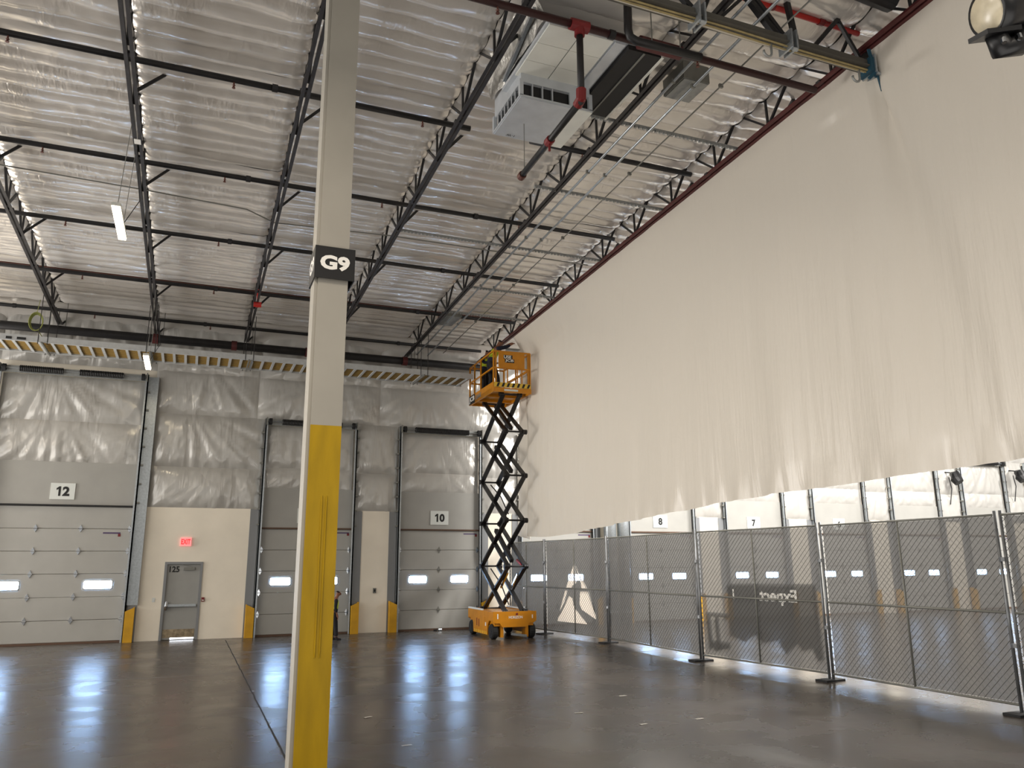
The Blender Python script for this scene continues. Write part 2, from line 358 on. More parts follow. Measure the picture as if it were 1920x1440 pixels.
def dock_door(idx, cx, w, hdr, top, ns_, num, htop, seam):
    x0, x1 = cx-w/2, cx+w/2
    r = thing('door_%d' % (idx+1), (cx, D, 0), DLAB[idx], None); r['kind'] = 'structure'
    sh = hdr/ns_; yf = D-.06
    for i in range(ns_):
        b = MB()
        z0, z1 = i*sh+.004, (i+1)*sh-.004
        if i == 0: z0 = .05
        ch = .012
        if i == 2:   # window section built around its two openings
            wx = [(-.715, .60), (.715, .60)] if w < 3 else [(-1.15, .72), (1.15, .72)]
            zc, hh = (i+.52)*sh, .11
            cuts = [x0]+[q for c, ww in wx for q in (cx+c-ww/2, cx+c+ww/2)]+[x1]
            b.bb(x0, x1, yf, D-.01, z0, zc-hh).bb(x0, x1, yf, D-.01, zc+hh, z1)
            for q in (0, 2, 4): b.bb(cuts[q], cuts[q+1], yf, D-.01, zc-hh, zc+hh)
            sec = b.build('door_section', 'door', r)
            for c, ww in wx:
                rr = .045; X0, X1, A0, A1 = cx+c-ww/2, cx+c+ww/2, zc-hh, zc+hh
                po = [(X1-rr+rr*math.cos(t), A1-rr+rr*math.sin(t)) for t in (0, .5, 1.05, 1.57)]+[(X0+rr+rr*math.cos(t), A1-rr+rr*math.sin(t)) for t in (1.57, 2.1, 2.6, 3.14)]+[(X0+rr+rr*math.cos(t), A0+rr+rr*math.sin(t)) for t in (3.14, 3.7, 4.2, 4.71)]+[(X1-rr+rr*math.cos(t), A0+rr+rr*math.sin(t)) for t in (4.71, 5.2, 5.8, 6.28)]
                MB().prism(po, (0, yf-.012, 0), (1, 0, 0), (0, 0, 1), (0, 1, 0), .02).build('window_pane', 'pane', sec)
                f = MB(); n = len(po); c2 = V((cx+c, 0, zc))
                inn = [V((x, yf-.016, z)) for x, z in po]; ou = [V((x+(.03 if x > c2.x else -.03), yf-.004, z+(.03 if z > c2.z else -.03))) for x, z in po]
                f.add(inn+ou, [(k, (k+1) % n, n+(k+1) % n, n+k) for k in range(n)]); f.build('window_frame', 'door', sec)
        else:
            b.bb(x0, x1, yf, D-.01, z0+ch, z1-ch)
            b.add([(x0, yf, z0+ch), (x1, yf, z0+ch), (x1, yf+ch, z0), (x0, yf+ch, z0)], [(0, 1, 2, 3)])
            b.add([(x0, yf, z1-ch), (x1, yf, z1-ch), (x1, yf+ch, z1), (x0, yf+ch, z1)], [(3, 2, 1, 0)])
            b.build('door_section', 'door', r)
    hx = [-.0] if w < 3 else [-.56, .56]
    for i in range(1, ns_):
        for h in hx+[-w/2+.07, w/2-.07]:
            link_part('hinge', hinge_me if (w > 3 or abs(h) > 1) else hinge_d, r, (h, -.06, i*sh))
    MB().bb(x0, x1, D-.09, D-.01, 0, .05).build('bottom_seal', 'seal', r)
    MB().bb(x0, x1, D-.12, D-.02, hdr, hdr+.045).build('top_seal', 'rubber' if w > 3 else 'seal', r)
    MB().bb(x0, x1, D-.05, D-.01, hdr+.045, htop).build('header_panel', 'header', r)
    b = MB().bb(x1-.55, x1-.08, yf-.006, yf-.002, hdr-.12*(1 if w < 3 else 6.8), hdr-.085*(1 if w < 3 else 7.8) if w < 3 else hdr-.77)
    if w > 3: b = MB().bb(x1-.75, x1-.30, yf-.006, yf-.002, hdr-.76, hdr-.72)
    b.build('maker_sticker', 'purple', r)
    q = x1-.14 if w < 3 else x1-.36; z = hdr-.19 if w < 3 else hdr-.84
    MB().bb(q, q+.07, yf-.006, yf-.002, z, z+.08).build('warning_sticker', 'redfit', r)
    for s, xe in ((-1, x0), (1, x1)):
        MB().bb(xe+s*.075, xe+s*.32, D-.12, D-.01, 0, 3.76).build('jamb', 'jamb', r)
        MB().bb(xe+s*.0, xe+s*.035, D-.10, D-.03, 0, top).build('track_shadow_gap', 'rubber', r)
        t = MB().bb(xe+s*.015, xe+s*.055, D-.24, D-.10, 0, top+.1).bb(xe-s*.03, xe+s*.055, D-.24, D-.225, 0, top+.1)
        if w > 3: t.bb(xe+s*.055, xe+s*.34, D-.14, D-.12, 1.0, top+.05).bb(xe+s*.30, xe+s*.34, D-.24, D-.12, 1.0, top+.05)
        tr = t.build('track', 'galv', r)
        for i in range(7):
            z = hdr+.1+(top-hdr)*i/7
            MB().bb(xe+s*.0, xe+s*.13, D-.225, D-.10, z, z+.05).build('track_bracket', 'grey', tr)
        MB().tube([(xe-s*.05, D-.3, top), (xe-s*.14, D-.3, top)], .10, 14).build('cable_drum', 'rubber', r)
        MB().bb(xe-s*.0, xe+s*.03, D-.38, D-.1, top-.12, top+.12).build('bearing_plate', 'grey', r)
    MB().bb(x0, x1, D-.2, D-.14, top-.10, top+.09).build('shaft_plate', 'galvdull', r)
    MB().tube([(x0, D-.3, top), (x1, D-.3, top)], .018, 6).build('torsion_shaft', 'galv', r)
    spr = [(cx-.95, cx+.95)] if w < 3 else [(cx-1.42, cx-.30), (cx+.10, cx+1.28)]
    for a, c in spr:
        n = int((c-a)/.045); pts = []; rs = []
        for i in range(n):
            for kx, rr in ((0, .080), (.5, .098)): pts.append((a+(c-a)*(i+kx)/n, D-.3, top)); rs.append(rr)
        MB().tube(pts, rs, 8).build('torsion_spring', 'blackgrille', r)
    # insulation over the door
    wpanel(x0+.04, x1-.04, htop-.02, seam, idx*3.1+.3, .07)
    wpanel(x0+.04, x1-.04, seam, top-.1, idx*3.1+1.3, .09)
    # sign
    if idx > 6: return x0, x1
    sg = thing('number_sign', (cx, D-.05, hdr+.44), NLAB[idx], 'sign')
    zc = hdr+.42
    MB().bb(cx-.31, cx+.31, D-.075, D-.05, zc-.23, zc+.23).build('sign_board', 'signwhite', sg)
    for q, chr_ in enumerate(num):
        if chr_ == '1':
            c1 = cx+(-.105, .085)[q]
            MB().prism([(.0, -.135), (.055, -.135), (.055, .135), (.012, .135), (-.055, .085), (-.055, .032), (.0, .06)], (c1, D-.079, zc), (1, 0, 0), (0, 0, 1), (0, 1, 0), .003).build('digit', 'ink', sg)
            continue
        text(chr_, .27, (cx+(0 if len(num) < 2 else (-.105, .085)[q]), D-.079, zc), (1, 0, 0), (0, 0, 1), 'ink', sg, 'digit', .045, width=.18)
    return x0, x1
for i, d in enumerate(DOORS): dock_door(i, *d)
# cream wall panels and insulation between doors
bays = [(-18, -5.68)]
for i in range(len(DOORS)-1):
    bays.append((DOORS[i][0]+DOORS[i][1]/2+.32, DOORS[i+1][0]-DOORS[i+1][1]/2-.32))
bays.append((DOORS[-1][0]+1.72, 50))
for i, (a, b) in enumerate(bays):
    m = MB()
    if i == 1:  # wall piece holding the personnel door
        m.bb(a, -.60, D-.1, D+.02, 0, 3.78).bb(.44, b, D-.1, D+.02, 0, 3.78).bb(-.60, .44, D-.1, D+.02, 2.20, 3.78)
    else: m.bb(a, b, D-.1, D+.02, 0, 3.78)
    m.build('wall_panel', 'cream', wall)
    if b-a < 8:
        wpanel(a-.26 if i > 1 else a, b+.26, 3.70, 5.0, i*1.9+.2, .16); wpanel(a-.26 if i > 1 else a, b+.26, 5.0, 6.62, i*2.3+.7, .13)
xs = [-9.5, -5.4, -1.3, 1.7, 5.6, 9.9, 14.2, 18.5, 22.8, 27.1, 31.5, 35.8, 40]
for i in range(len(xs)-1):
    if xs[i+1] > -1.2: wpanel(xs[i], xs[i+1], 6.60, 7.95, i*1.1+.4, .10)
    wpanel(xs[i], xs[i+1], 7.90, 9.75, i*1.7+.9, .10)

# personnel door 125
pd = thing('door_11', (-.08, D, 0), 'grey steel exit door numbered 125 with push bar and scuffed kick plate', None); pd['kind'] = 'structure'
MB().bb(-.60, -.53, D-.13, D+.0, 0, 2.20).bb(.37, .44, D-.13, D+.0, 0, 2.20).bb(-.53, .37, D-.13, D+.0, 2.13, 2.20).build('door_frame', 'jamb', pd)
leaf = MB().bb(-.53, .37, D-.06, D-.01, .02, 2.13).build('door_leaf', 'mandoor', pd)
text('125', .17, (-.33, D-.066, 1.99), (1, 0, 0), (0, 0, 1), 'ink', leaf, 'lettering', .03, width=.27)
MB().bb(-.08, .22, D-.13, D-.06, 1.96, 2.04).bar((.16, D-.12, 2.05), (-.1, D-.1, 2.12), .03, .02).build('door_closer', 'grey', pd)
pb = MB().bb(-.47, .33, D-.14, D-.09, .93, 1.0).build('push_bar', 'galv', pd)
MB().tube([(-.47, D-.15, .84), (-.47, D-.17, .95), (-.47, D-.15, 1.08)], [.03, .055, .03], 10).build('latch', 'chrome', pb)
MB().bb(-.51, .34, D-.07, D-.06, .07, .30).build('kick_plate', 'kick', pd)
MB().bb(-.30, .33, D-.068, D-.06, .02, .065).build('daylight_gap', 'daygap', pd)
ex = thing('exit_sign', (-.08, D-.1, 2.65), 'small red lit EXIT sign above the grey door', 'sign')
MB().bb(-.235, .065, D-.15, D-.1, 2.655, 2.90).build('sign_case', 'exit', ex)
text('EXIT', .15, (-.085, D-.155, 2.78), (1, 0, 0), (0, 0, 1), 'exitred', ex, 'letters', .02, width=.25)
fa = thing('pull_station', (.51, D-.1, 1.1), 'dark red fire alarm pull box right of the grey exit door', 'alarm')
MB().bb(.47, .55, D-.14, D-.1, 1.06, 1.18).build('box', 'redfit', fa); MB().bb(.485, .535, D-.15, D-.14, 1.085, 1.11).build('handle', 'white', fa)
sw = thing('switch_plate', (-.82, D-.1, 1.1), 'pale switch plate on cream wall left of the grey exit door', 'switch')
MB().bb(-.86, -.78, D-.115, D-.1, 1.07, 1.19).build('plate', 'signwhite', sw); MB().bb(-.83, -.81, D-.125, D-.115, 1.11, 1.15).build('toggle', 'white', sw)
sw = thing('outlet_plate', (5.6, D-.1, 1.2), 'small grey outlet plate on the wall between doors 11 and 10', 'outlet')
MB().bb(5.55, 5.65, D-.13, D-.1, 1.2, 1.36).build('plate', 'grey', sw); MB().bb(5.575, 5.625, D-.137, D-.13, 1.24, 1.32).build('socket', 'rubber', sw)

# yellow track guards
GL = {(0, 1): 'yellow track guard at the right foot of door 12', (1, -1): 'yellow track guard right of exit door 125', (1, 1): 'yellow track guard right of the person by the post',
      (2, -1): 'yellow track guard at the left foot of door 10', (2, 1): 'yellow track guard behind the scissor lift base'}
for i, d in enumerate(DOORS):
    for s in (-1, 1):
        xe = d[0]+s*(d[1]/2+.16)
        lab = GL.get((i, s), ('yellow track guard on the %s side of the %s door beyond the fence' % ('left' if s < 0 else 'right', ORDW[i])) if i > 2 else 'yellow track guard on the hidden left side of the widest door')
        g = thing('track_guard', (xe, D-.25, 0), lab, 'guard', 'yellow guards at the door feet')
        inn = -s
        po = [(-.12, 0), (.12, 0), (.12, .95 if inn < 0 else .84), (-.12, .84 if inn < 0 else .95)]
        MB().prism(po, (xe, D-.33, 0), (1, 0, 0), (0, 0, 1), (0, 1, 0), .03).build('front_plate', 'guard', g)
        for q in (-1, 1):
            zt = .95 if q == s else .84
            MB().bb(xe+q*.12, xe+q*.09, D-.30, D-.13, 0, zt).build('side_plate', 'guard', g)

# round silver downpipes between doors 9 and 8
for i, x in enumerate((13.93, 14.46)):
    p = thing('downpipe', (x, D-.3, 0), ('left' if i == 0 else 'right')+' one of two fat shiny silver pipes beside door 8', 'pipe', 'silver pipes by door 8')
    MB().tube([(x, D-.55, 0), (x, D-.55, 7)], .22, 20).build('pipe', 'galv', p, True)
    for z in (.4, 2.2, 3.9): MB().tube([(x, D-.55, z), (x, D-.55, z+.05)], .232, 20).build('pipe_band', 'galvdull', p)
# dock lights on arms beyond the fence
for i, (x, z) in enumerate(((31.4, 5.75), (35.6, 5.98))):
    p = thing('dock_light', (x, D-.1, z), ('left' if i == 0 else 'right')+' black dock light on the bright far wall under the sheet edge', 'lamp', 'black dock lights')
    MB().bar((x, D-.1, z+.25), (x, D-.62, z+.15), .05, .05).build('arm', 'black', p)
    MB().tube([(x, D-.45, z+.1), (x, D-.62, z+.1), (x, D-.66, z-.1), (x+.02, D-.78, z-.28)], [.12, .2, .24, .2], 12).build('lamp_head', 'lampblack', p)
    MB().tube([(x, D-.3, z), (x+.1, D-.3, z-.5), (x+.02, D-.2, z-1.2)], .02, 6).build('cord', 'black', p)

# ------------------------------------------------------------------ white/yellow post
px0, px1, py0, py1 = 1.045, 1.355, 8.0, 8.31
pc = thing('steel_column', (1.2, 8.15, 0), 'square steel post, cream above and yellow below, left of centre', 'column')
MB().bb(px0, px1, py0, py1, 3.49, rz(8.1, -.02)).build('upper_shaft', 'post', pc)
MB().bb(px0, px1, py0, py1, .02, 3.49).build('lower_shaft', 'yellow', pc, label='yellow painted lower shaft')
for x in (px0+.145, px0+.19): MB().tube([(x, py0, 1.25), (x, py0-.006, 1.3), (x, py0-.006, 2.72), (x, py0, 2.78)], .008, 6).build('corner_bead', 'yellow', pc)
MB().bb(px0-.13, px1+.13, py0-.13, py1+.13, 0, .025).build('base_plate', 'guard', pc)
for x in (px0-.08, px1+.08):
    for y in (py0-.08, py1+.08): MB().tube([(x, y, .02), (x, y, .07)], .016, 6).build('anchor_bolt', 'grey', pc)
MB().bb(px0-.035, px0, py0+.03, py1, .03, rz(8.1, -.02)).build('side_flange', 'post', pc)
cs = thing('column_sign', (1.2, 8.15, 5.05), 'black box sign reading G9 wrapped round the cream post', 'sign')
sx0, sx1, sy0, sy1, sz0, sz1 = .995, 1.415, 7.955, 8.36, 5.045, 5.40
for nm, b in (('face_plate', MB().bb(sx0, sx1, sy0, sy0+.012, sz0, sz1)), ('face_plate', MB().bb(sx0, sx1, sy1-.012, sy1, sz0, sz1)), ('face_plate', MB().bb(sx0, sx0+.012, sy0+.012, sy1-.012, sz0, sz1)), ('face_plate', MB().bb(sx1-.012, sx1, sy0+.012, sy1-.012, sz0, sz1))):
    b.build(nm, 'signblack', cs)
text('G9', .165, (1.205, sy0-.003, 5.222), (1, 0, 0), (0, 0, 1), 'white', cs, 'letters', .045, width=.31)
text('G9', .165, (sx0-.003, 8.155, 5.222), (0, -1, 0), (0, 0, 1), 'white', cs, 'letters', .045, width=.31)

# ------------------------------------------------------------------ roof joists
JL = ['black roof joist just outside the left edge of the photo', 'roof joist crossing the left edge of the photo near the wall', 'roof joist right of the upper hanging lamp, with white tag',
      'roof joist meeting the top left of the cream post', 'roof joist passing just right of the G9 sign', 'roof joist beside the two pale conduits', 'roof joist with dark red lower chord along the plastic sheet']
LEN = 31.0
def make_joist():
    r = thing('roof_joist', (JX[2], D, Z0), JL[2], 'joist', 'open web joists under the roof', local=True)
    r.rotation_euler = (SLOPE, 0, 0)
    for s in (-1, 1):
        MB().bb(s*.018, s*.075, -LEN, -.15, -.012, .0).bb(s*.018, s*.028, -LEN, -.15, 0, .062).build('bottom_chord', 'joist', r)
    MB().bb(-.08, .08, -LEN, -.15, .70, .76).build('top_chord', 'joist', r)
    vm = MB().bar((0, 0, .02), (0, 0, .72), .035, .035).mesh('web', 'black')
    dm = MB().bar((0, 0, .02), (0, .76, .72), .036, .045, (1, 0, 0)).mesh('web', 'black')
    dn = MB().bar((0, 0, .02), (0, -.76, .72), .036, .045, (1, 0, 0)).mesh('web', 'black')
    km = MB().bar((.05, 0, .03), (.50, .18, .62), .05, .05).mesh('kicker_brace', 'black')
    y = 10.05-1.55*9
    while y < D-.6:
        yl = y-D
        for me in (vm, dm, dn): link_part('web', me, r, (0, yl, 0))
        y += 1.55
    for y in [9.23]+LY[1:]: link_part('kicker_brace', km, r, (0, y+.42-D, 0))
    link_part('kicker_brace', km, r, (0, 9.23-3.2+.42-D, 0))
    for i in range(9): link_part('spacer', MB_sp, r, (0, -1.5-3.1*i, .03))
    return r
MB_sp = MB().box((0, 0, 0), (.15, .09, .05)).mesh('spacer', 'joist')
j0 = make_joist()
maroon = None
for i, x in enumerate(JX):
    o = j0 if i == 2 else copy_tree(j0)
    o.location = (x, D, Z0); o['label'] = JL[i]
    if i == 6:
        for c in o.children:
            if c.name.startswith('bottom_chord'):
                c.data = c.data.copy(); c.data.materials[0] = M['maroon']; c['label'] = 'dark red lower chord'
                c.data.transform(Matrix.Diagonal((1.15, 1, 1.2, 1)))
tg = MB().box((-.0, 14.3-D, -.02), (.11, .16, .012)); o = tg.build('paper_tag', 'white', None); o.parent = j0; o['label'] = 'white paper tag'

# ------------------------------------------------------------------ sprinkler pipe rows
PL = ['dark red sprinkler main crossing the top above the duct unit', 'nearest black pipe row, cut by the silver duct unit', 'second black pipe row from the photographer', 'third black pipe row, just above the hanging lamp',
      'fourth black pipe row, with red brown pipe behind', 'last black pipe row before the dock wall']
for i, y in enumerate(LY):
    z = rz(y, .30) if i else 9.48
    r = thing('sprinkler_pipe', (-17, y, z), PL[i], 'pipe', 'pipe rows under the roof')
    if i == 1: MB().tube([(-17, y, z), (4.2, y, z)], .052, 8).tube([(5.4, y, z), (9.0, y, z)], .052, 8).build('pipe', 'black', r, True)
    elif i == 0: MB().tube([(-17, y, z), (8.75, y, z)], .055, 8).build('pipe', 'darkmaroon', r, True)
    else: MB().tube([(-17, y, z), (9.0, y, z)], .052, 8).build('pipe', 'black', r, True)
    for kx in range(-1, 4):
        x = -3.1+3.2*kx
        if i == 1 and 4.1 < x < 5.5: continue
        MB().tube([(x, y, z-.04), (x, y, z-.10)], .014, 6).tube([(x, y, z-.10), (x, y, z-.115), (x, y, z-.15)], [.028, .012, .03], 8).build('sprinkler_head', 'brownpipe', r)
    for x in (-5.2, .9-.2*i, 5.0+.2*i):
        if i == 1 and 4.1 < x < 5.5: continue
        MB().tube([(x, y, z), (x+.09, y, z)], .068, 8).build('coupling', 'black', r)
# red brown pipe near the fourth row
y = 22.3; z = rz(y, .46)
r = thing('brown_pipe', (-17, y, z), 'thin red brown pipe running beside the fourth pipe row', 'pipe')
MB().tube([(-17, y, z), (9.0, y, z)], .035, 8).build('pipe', 'brownpipe', r, True)
for x in (1.25, ): MB().tube([(x-.1, 21.9, rz(21.9, .0)-.06), (x+.1, 21.9, rz(21.9, .0)-.06)], .075, 10).tube([(x, 21.9, rz(21.9)-.14), (x, 21.9, z)], .03, 8).build('valve', 'red', r, label='bright red valve')
# thin conduit wire crossing between rows
r = thing('thin_conduit', (-17, 16.9, rz(16.9, .2)), 'thin grey wire run sagging across the roof above the post', 'conduit')
MB().tube([(-17, 16.6, rz(16.6, .3)), (-5, 16.6, rz(16.6, .3)), (-1.4, 16.7, rz(16.7, .26)), (.6, 16.8, rz(16.8, .22)), (1.2, 17.0, rz(17, .1)), (3.8, 17.0, rz(17, .2)), (9, 17.0, rz(17, .2))], .015, 5).build('wire', 'grey', r)
# big black main along the wall
r = thing('sprinkler_main', (-17, 25.3, 8.75), 'thick black main pipe along the top of the dock wall behind the tray', 'pipe')
MB().tube([(-17, 25.2, 8.78), (9.2, 25.2, 8.78)], .13, 12).build('pipe', 'black', r, True)
for x in (-6, -1.5, .75, 3.0, 6.2): MB().tube([(x, 25.2, 8.78), (x+.16, 25.2, 8.78)], .155, 12).build('coupling', 'maroon', r)
for x in (-4.02, -1.41, 1.2, 3.81, 6.42): MB().tube([(x+.2, 25.2, 8.8), (x+.2, 25.2, 9.65)], .012, 5).build('hanger_rod', 'grey', r)

# drop assembly by the duct unit
zA = 9.48; dx_, dy_ = 4.53, 8.60
r = thing('sprinkler_drop', (dx_, dy_, 8.3), 'black sprinkler drop with red elbows under the silver duct unit', 'pipe')
MB().tube([(dx_, dy_, zA-.06), (dx_, dy_, 8.36)], .05, 8).build('drop_pipe', 'black', r, True)
MB().tube([(dx_, dy_, 8.31), (dx_, 10.72, 8.22)], .05, 8).build('branch_pipe', 'black', r, True)
MB().tube([(dx_-.14, dy_, zA), (dx_+.14, dy_, zA)], .085, 10).tube([(dx_, dy_, zA+.02), (dx_, dy_, zA-.16)], .075, 10).build('tee_fitting', 'redfit', r)
MB().tube([(dx_, dy_, 8.48), (dx_, dy_+.01, 8.34), (dx_, dy_+.12, 8.305)], .072, 10).build('elbow_fitting', 'redfit', r)
MB().tube([(dx_, 9.6, 8.265), (dx_, 9.72, 8.26)], .068, 10).tube([(dx_, 9.66, 8.24), (dx_, 9.66, 8.10)], .02, 6).build('outlet_fitting', 'redfit', r)
MB().tube([(dx_, 10.68, 8.22), (dx_, 10.78, 8.216)], .066, 10).build('end_cap', 'brownpipe', r)
MB().tube([(dx_, 10.62, 8.27), (dx_, 10.62, 9.1)], .007, 5).build('hanger_rod', 'grey', r)
r = thing('sprinkler_branch', (5.24, 8.6, 9.4), 'black bent pipe dropping then running right over the filter bank', 'pipe')
MB().tube([(5.24, 8.45, 10.0), (5.23, 8.45, 9.50), (5.26, 8.45, 9.40), (5.36, 8.45, 9.36), (6.45, 8.45, 9.38)], .06, 10).build('pipe', 'black', r, True)
MB().tube([(5.50, 8.6, 9.48), (6.2, 8.6, 9.48)], .10, 10).build('sleeve', 'maroon', r)
for x in (5.62, 6.1): MB().tube([(x, 8.45, 9.4), (x, 8.45, 10.2)], .01, 5).build('hanger_rod', 'grey', r)

# ------------------------------------------------------------------ duct unit
r = thing('duct_unit', (4.9, 10.0, 9.1), 'boxy silver ceiling duct unit with side grilles and dark filter bank', 'duct')
bx0, bx1, by0, by1, bz = 4.17, 5.42, 9.92, 11.12, 9.10
MB().bb(bx0, bx1, by0, by1, bz, bz+.03).bb(bx0+.03, bx1-.03, by0+.03, by1-.03, bz+.27, 9.95).build('plenum', 'duct', r)
MB().bb(bx0+.02, bx1-.33, by0+.02, by1-.02, bz-.012, bz).build('bottom_plate', 'duct', r)
MB().bb(bx1-.30, bx1-.0, by0+.02, by1-.02, bz-.014, bz).build('bottom_plate', 'greyl', r, label='bottom plate strip, whitened for the light it reflects')  # same bottom face; its bright reflection is put in as white colour
MB().bb(bx0+.10, bx1-.05, by0+.09, by1-.09, bz+.03, bz+.27).build('grille_core', 'blackgrille', r)
lm = MB().box((0, 0, 0), (.014, .05, .24)).mesh('louvre', 'duct'); lm2 = MB().box((0, 0, 0), (.05, .014, .24)).mesh('louvre', 'duct')
for i in range(7): link_part('louvre', lm2, r, (bx0+.06-4.9, by0+.16+.15*i-10, bz+.15-9.1), (0, 0, .6))
for i in (1, 2, 3, 6): link_part('louvre', lm, r, (bx0+.06+.17*i-4.9, by0+.06-10, bz+.15-9.1))
MB().bb(bx0+.86, bx0+.98, by0+.02, by0+.06, bz+.03, bz+.27).build('blank_plate', 'duct', r)
for x, y in ((bx0+.03, by0+.03), (bx1-.03, by0+.03), (bx0+.03, by1-.03), (bx1-.03, by1-.03)): MB().bb(x-.03, x+.03, y-.03, y+.03, bz+.02, bz+.3).build('corner_post', 'duct', r)
ax0, ax1, ay0, ay1, az = 4.12, 6.02, 8.75, 10.05, 9.52
MB().bb(ax0, ax1, ay0, ay1+.5, az+.02, az+.08).bb(ax0+.08, ax1-.08, ay0+.75, ay1+.5, az+.08, 10.2).build('housing', 'duct', r)
for i in range(2):
    for q in range(3):
        X0 = ax0+.03+i*.52; Y0 = ay0+.02+q*.43
        MB().bb(X0, X0+.50, Y0, Y0+.42, az-.0, az+.02).build('access_panel', 'greyl', r)
MB().bb(ax0+1.09, ax0+1.26, ay0+.02, ay1, az-.01, az+.02).build('trim_strip', 'duct', r)
MB().bb(ax0+1.30, ax1-.04, ay0+.02, ay1+.45, az-.06, az+.02).build('filter_bank', 'blackgrille', r)
MB().bb(ax0+1.56, ax0+1.585, ay0+.02, ay1+.45, az-.075, az-.06).build('filter_divider', 'grey', r)
MB().bb(ax1-.04, ax1, ay0, ay1+.5, az-.07, az+.02).build('filter_edge', 'greyl', r)
MB().grid(lambda u, v: (3.95+.2*u+.05*ns(u*4, v*6), 8.9+2.2*v, 10.25-.55*u+.06*ns(u*5, v*7, 2)), 8, 20).build('foil_wrap', 'foil', r, True)
MB().bar((4.02, 9.0, 9.9), (4.14, 10.5, 9.72), .05, .08).build('support_angle', 'galv', r)
text('W-1', .06, (4.45, by1-.1, bz-.02), (1, 0, 0), (0, 1, 0), 'ink', r, 'marker_text', .01)

# ------------------------------------------------------------------ girder line at the post
gy = 7.86; gz = 9.42
r = thing('roof_girder', (9.2, gy, gz), 'thick grey girder chord with cable bundle, ending at the plastic sheet', 'girder')
MB().bb(-17, 9.28, gy-.07, gy+.07, gz+.0, gz+.13).build('bottom_chord', 'girder', r)
MB().bb(-17, 9.28, gy-.10, gy-.07, gz-.0, gz+.13).bb(-17, 9.28, gy-.14, gy-.10, gz+.0, gz+.02).build('chord_flange', 'girder', r)
def wav(x, a, p): return a*math.sin(x*1.3+p)+.3*a*math.sin(x*3.1+p)
for j, (m_, rr, oz) in enumerate((('cable_y', .016, -.030), ('cable_y', .014, -.055), ('cable_w', .018, -.04))):
    MB().tube([(x/4, gy-.08+.03*j, gz+oz+wav(x/4, .012, j)) for x in range(8, 38)], rr, 6).build('cable', m_, r, True)
for x, dx, w_ in ((6.05, -.95, .07), (7.45, -.75, .08), (7.62, -.75, .06), (7.75, -.1, .07), (8.0, .75, .06), (8.9, .85, .08), (9.05, -.5, .05), (6.3, .8, .05), (5.9, -.3, .05)):
    MB().bar((x, gy+.02, gz+.1), (x+dx, gy+.05, 10.38), w_, w_).build('web', 'black', r)
for x in (5.95, 7.53, 9.12):
    MB().bb(x-.06, x-.03, gy-.18, gy+.1, gz-.10, gz+.2).bb(x+.03, x+.06, gy-.18, gy+.1, gz-.10, gz+.2).tube([(x-.045, gy-.16, gz-.12), (x+.045, gy-.16, gz-.12)], .03, 6).build('beam_clamp', 'galv', r)
for x in (7.2, 8.85):
    MB().tube([(x, gy-.05, gz), (x, gy-.05, gz-.2)]+[(x-.07+.07*math.cos(t), gy-.05, gz-.2-.07*math.sin(t)) for t in (.4, .9, 1.5, 2.1, 2.7, 3.3)], .018, 6).build('hook', 'galvdull', r, True)
st = thing('tie_strap', (9.14, gy, 9.2), 'dark teal strap tied round the girder end at the sheet', 'strap')
for pts in (((9.02, gy-.12, 9.72), (9.05, gy-.13, 9.5), (9.12, gy-.14, 9.3), (9.2, gy-.12, 9.05)), ((8.98, gy-.1, 9.22), (9.08, gy-.15, 9.33), (9.14, gy-.14, 9.28)), ((9.06, gy-.14, 9.26), (9.22, gy-.12, 9.30), (9.30, gy-.12, 9.36))):
    b = MB()
    for a, c in zip(pts[:-1], pts[1:]): b.bar(a, c, .02, .05)
    b.build('strap_tail', 'strap', st)
MB().bb(8.99, 9.07, gy-.16, gy+.09, gz-.09, gz+.15).build('strap_loop', 'strap', st)
r = thing('red_pipe', (6.5, 8.1, 10.2), 'bright red pipe above the girder near the sheet top', 'pipe')
MB().tube([(4, 8.05, 10.27), (9.2, 8.05, 10.25)], .042, 8).build('pipe', 'red', r, True)
for x in (7.45, 8.4): MB().tube([(x, 8.05, 10.262), (x+.1, 8.05, 10.262)], .06, 8).build('coupling', 'redfit', r)
r = thing('round_duct', (8.6, 6.9, 10.2), 'dark round duct at the top of the photo right of the red pipe', 'duct')
MB().tube([(6.6, 6.9, 10.15), (7.6, 7.1, 10.12), (8.9, 7.15, 10.1)], .17, 12).build('trunk', 'black', r, True)
for x in (7.0, 8.4): MB().tube([(x, 7.05, 10.13), (x+.06, 7.06, 10.13)], .185, 12).build('band', 'grey', r)

# conduits running with the joists
for i, (x, oz, y0) in enumerate(((6.68, -.02, -1), (7.06, -.02, -1), (7.62, .12, 7))):
    r = thing('conduit', (x, 10, rz(10, oz)), ['pale conduit closest to the joist, left of the pair', 'pale conduit on the right of the pair', 'thin dark conduit between the pair and the sheet'][i], 'conduit', 'conduits running to the dock wall')
    MB().tube([(x, y0, rz(y0, oz)), (x+.02, 25.2, rz(25.2, oz))], .024 if i < 2 else .013, 8).build('tube', 'galv' if i < 2 else 'grey', r, True)
    for y in (6.5, 9.5, 12.5, 15.6, 18.7, 21.8): MB().bb(x-.035, x+.035, y-.02, y+.02, rz(y, oz)-.03, rz(y, oz)+.035).build('conduit_clip', 'grey', r)
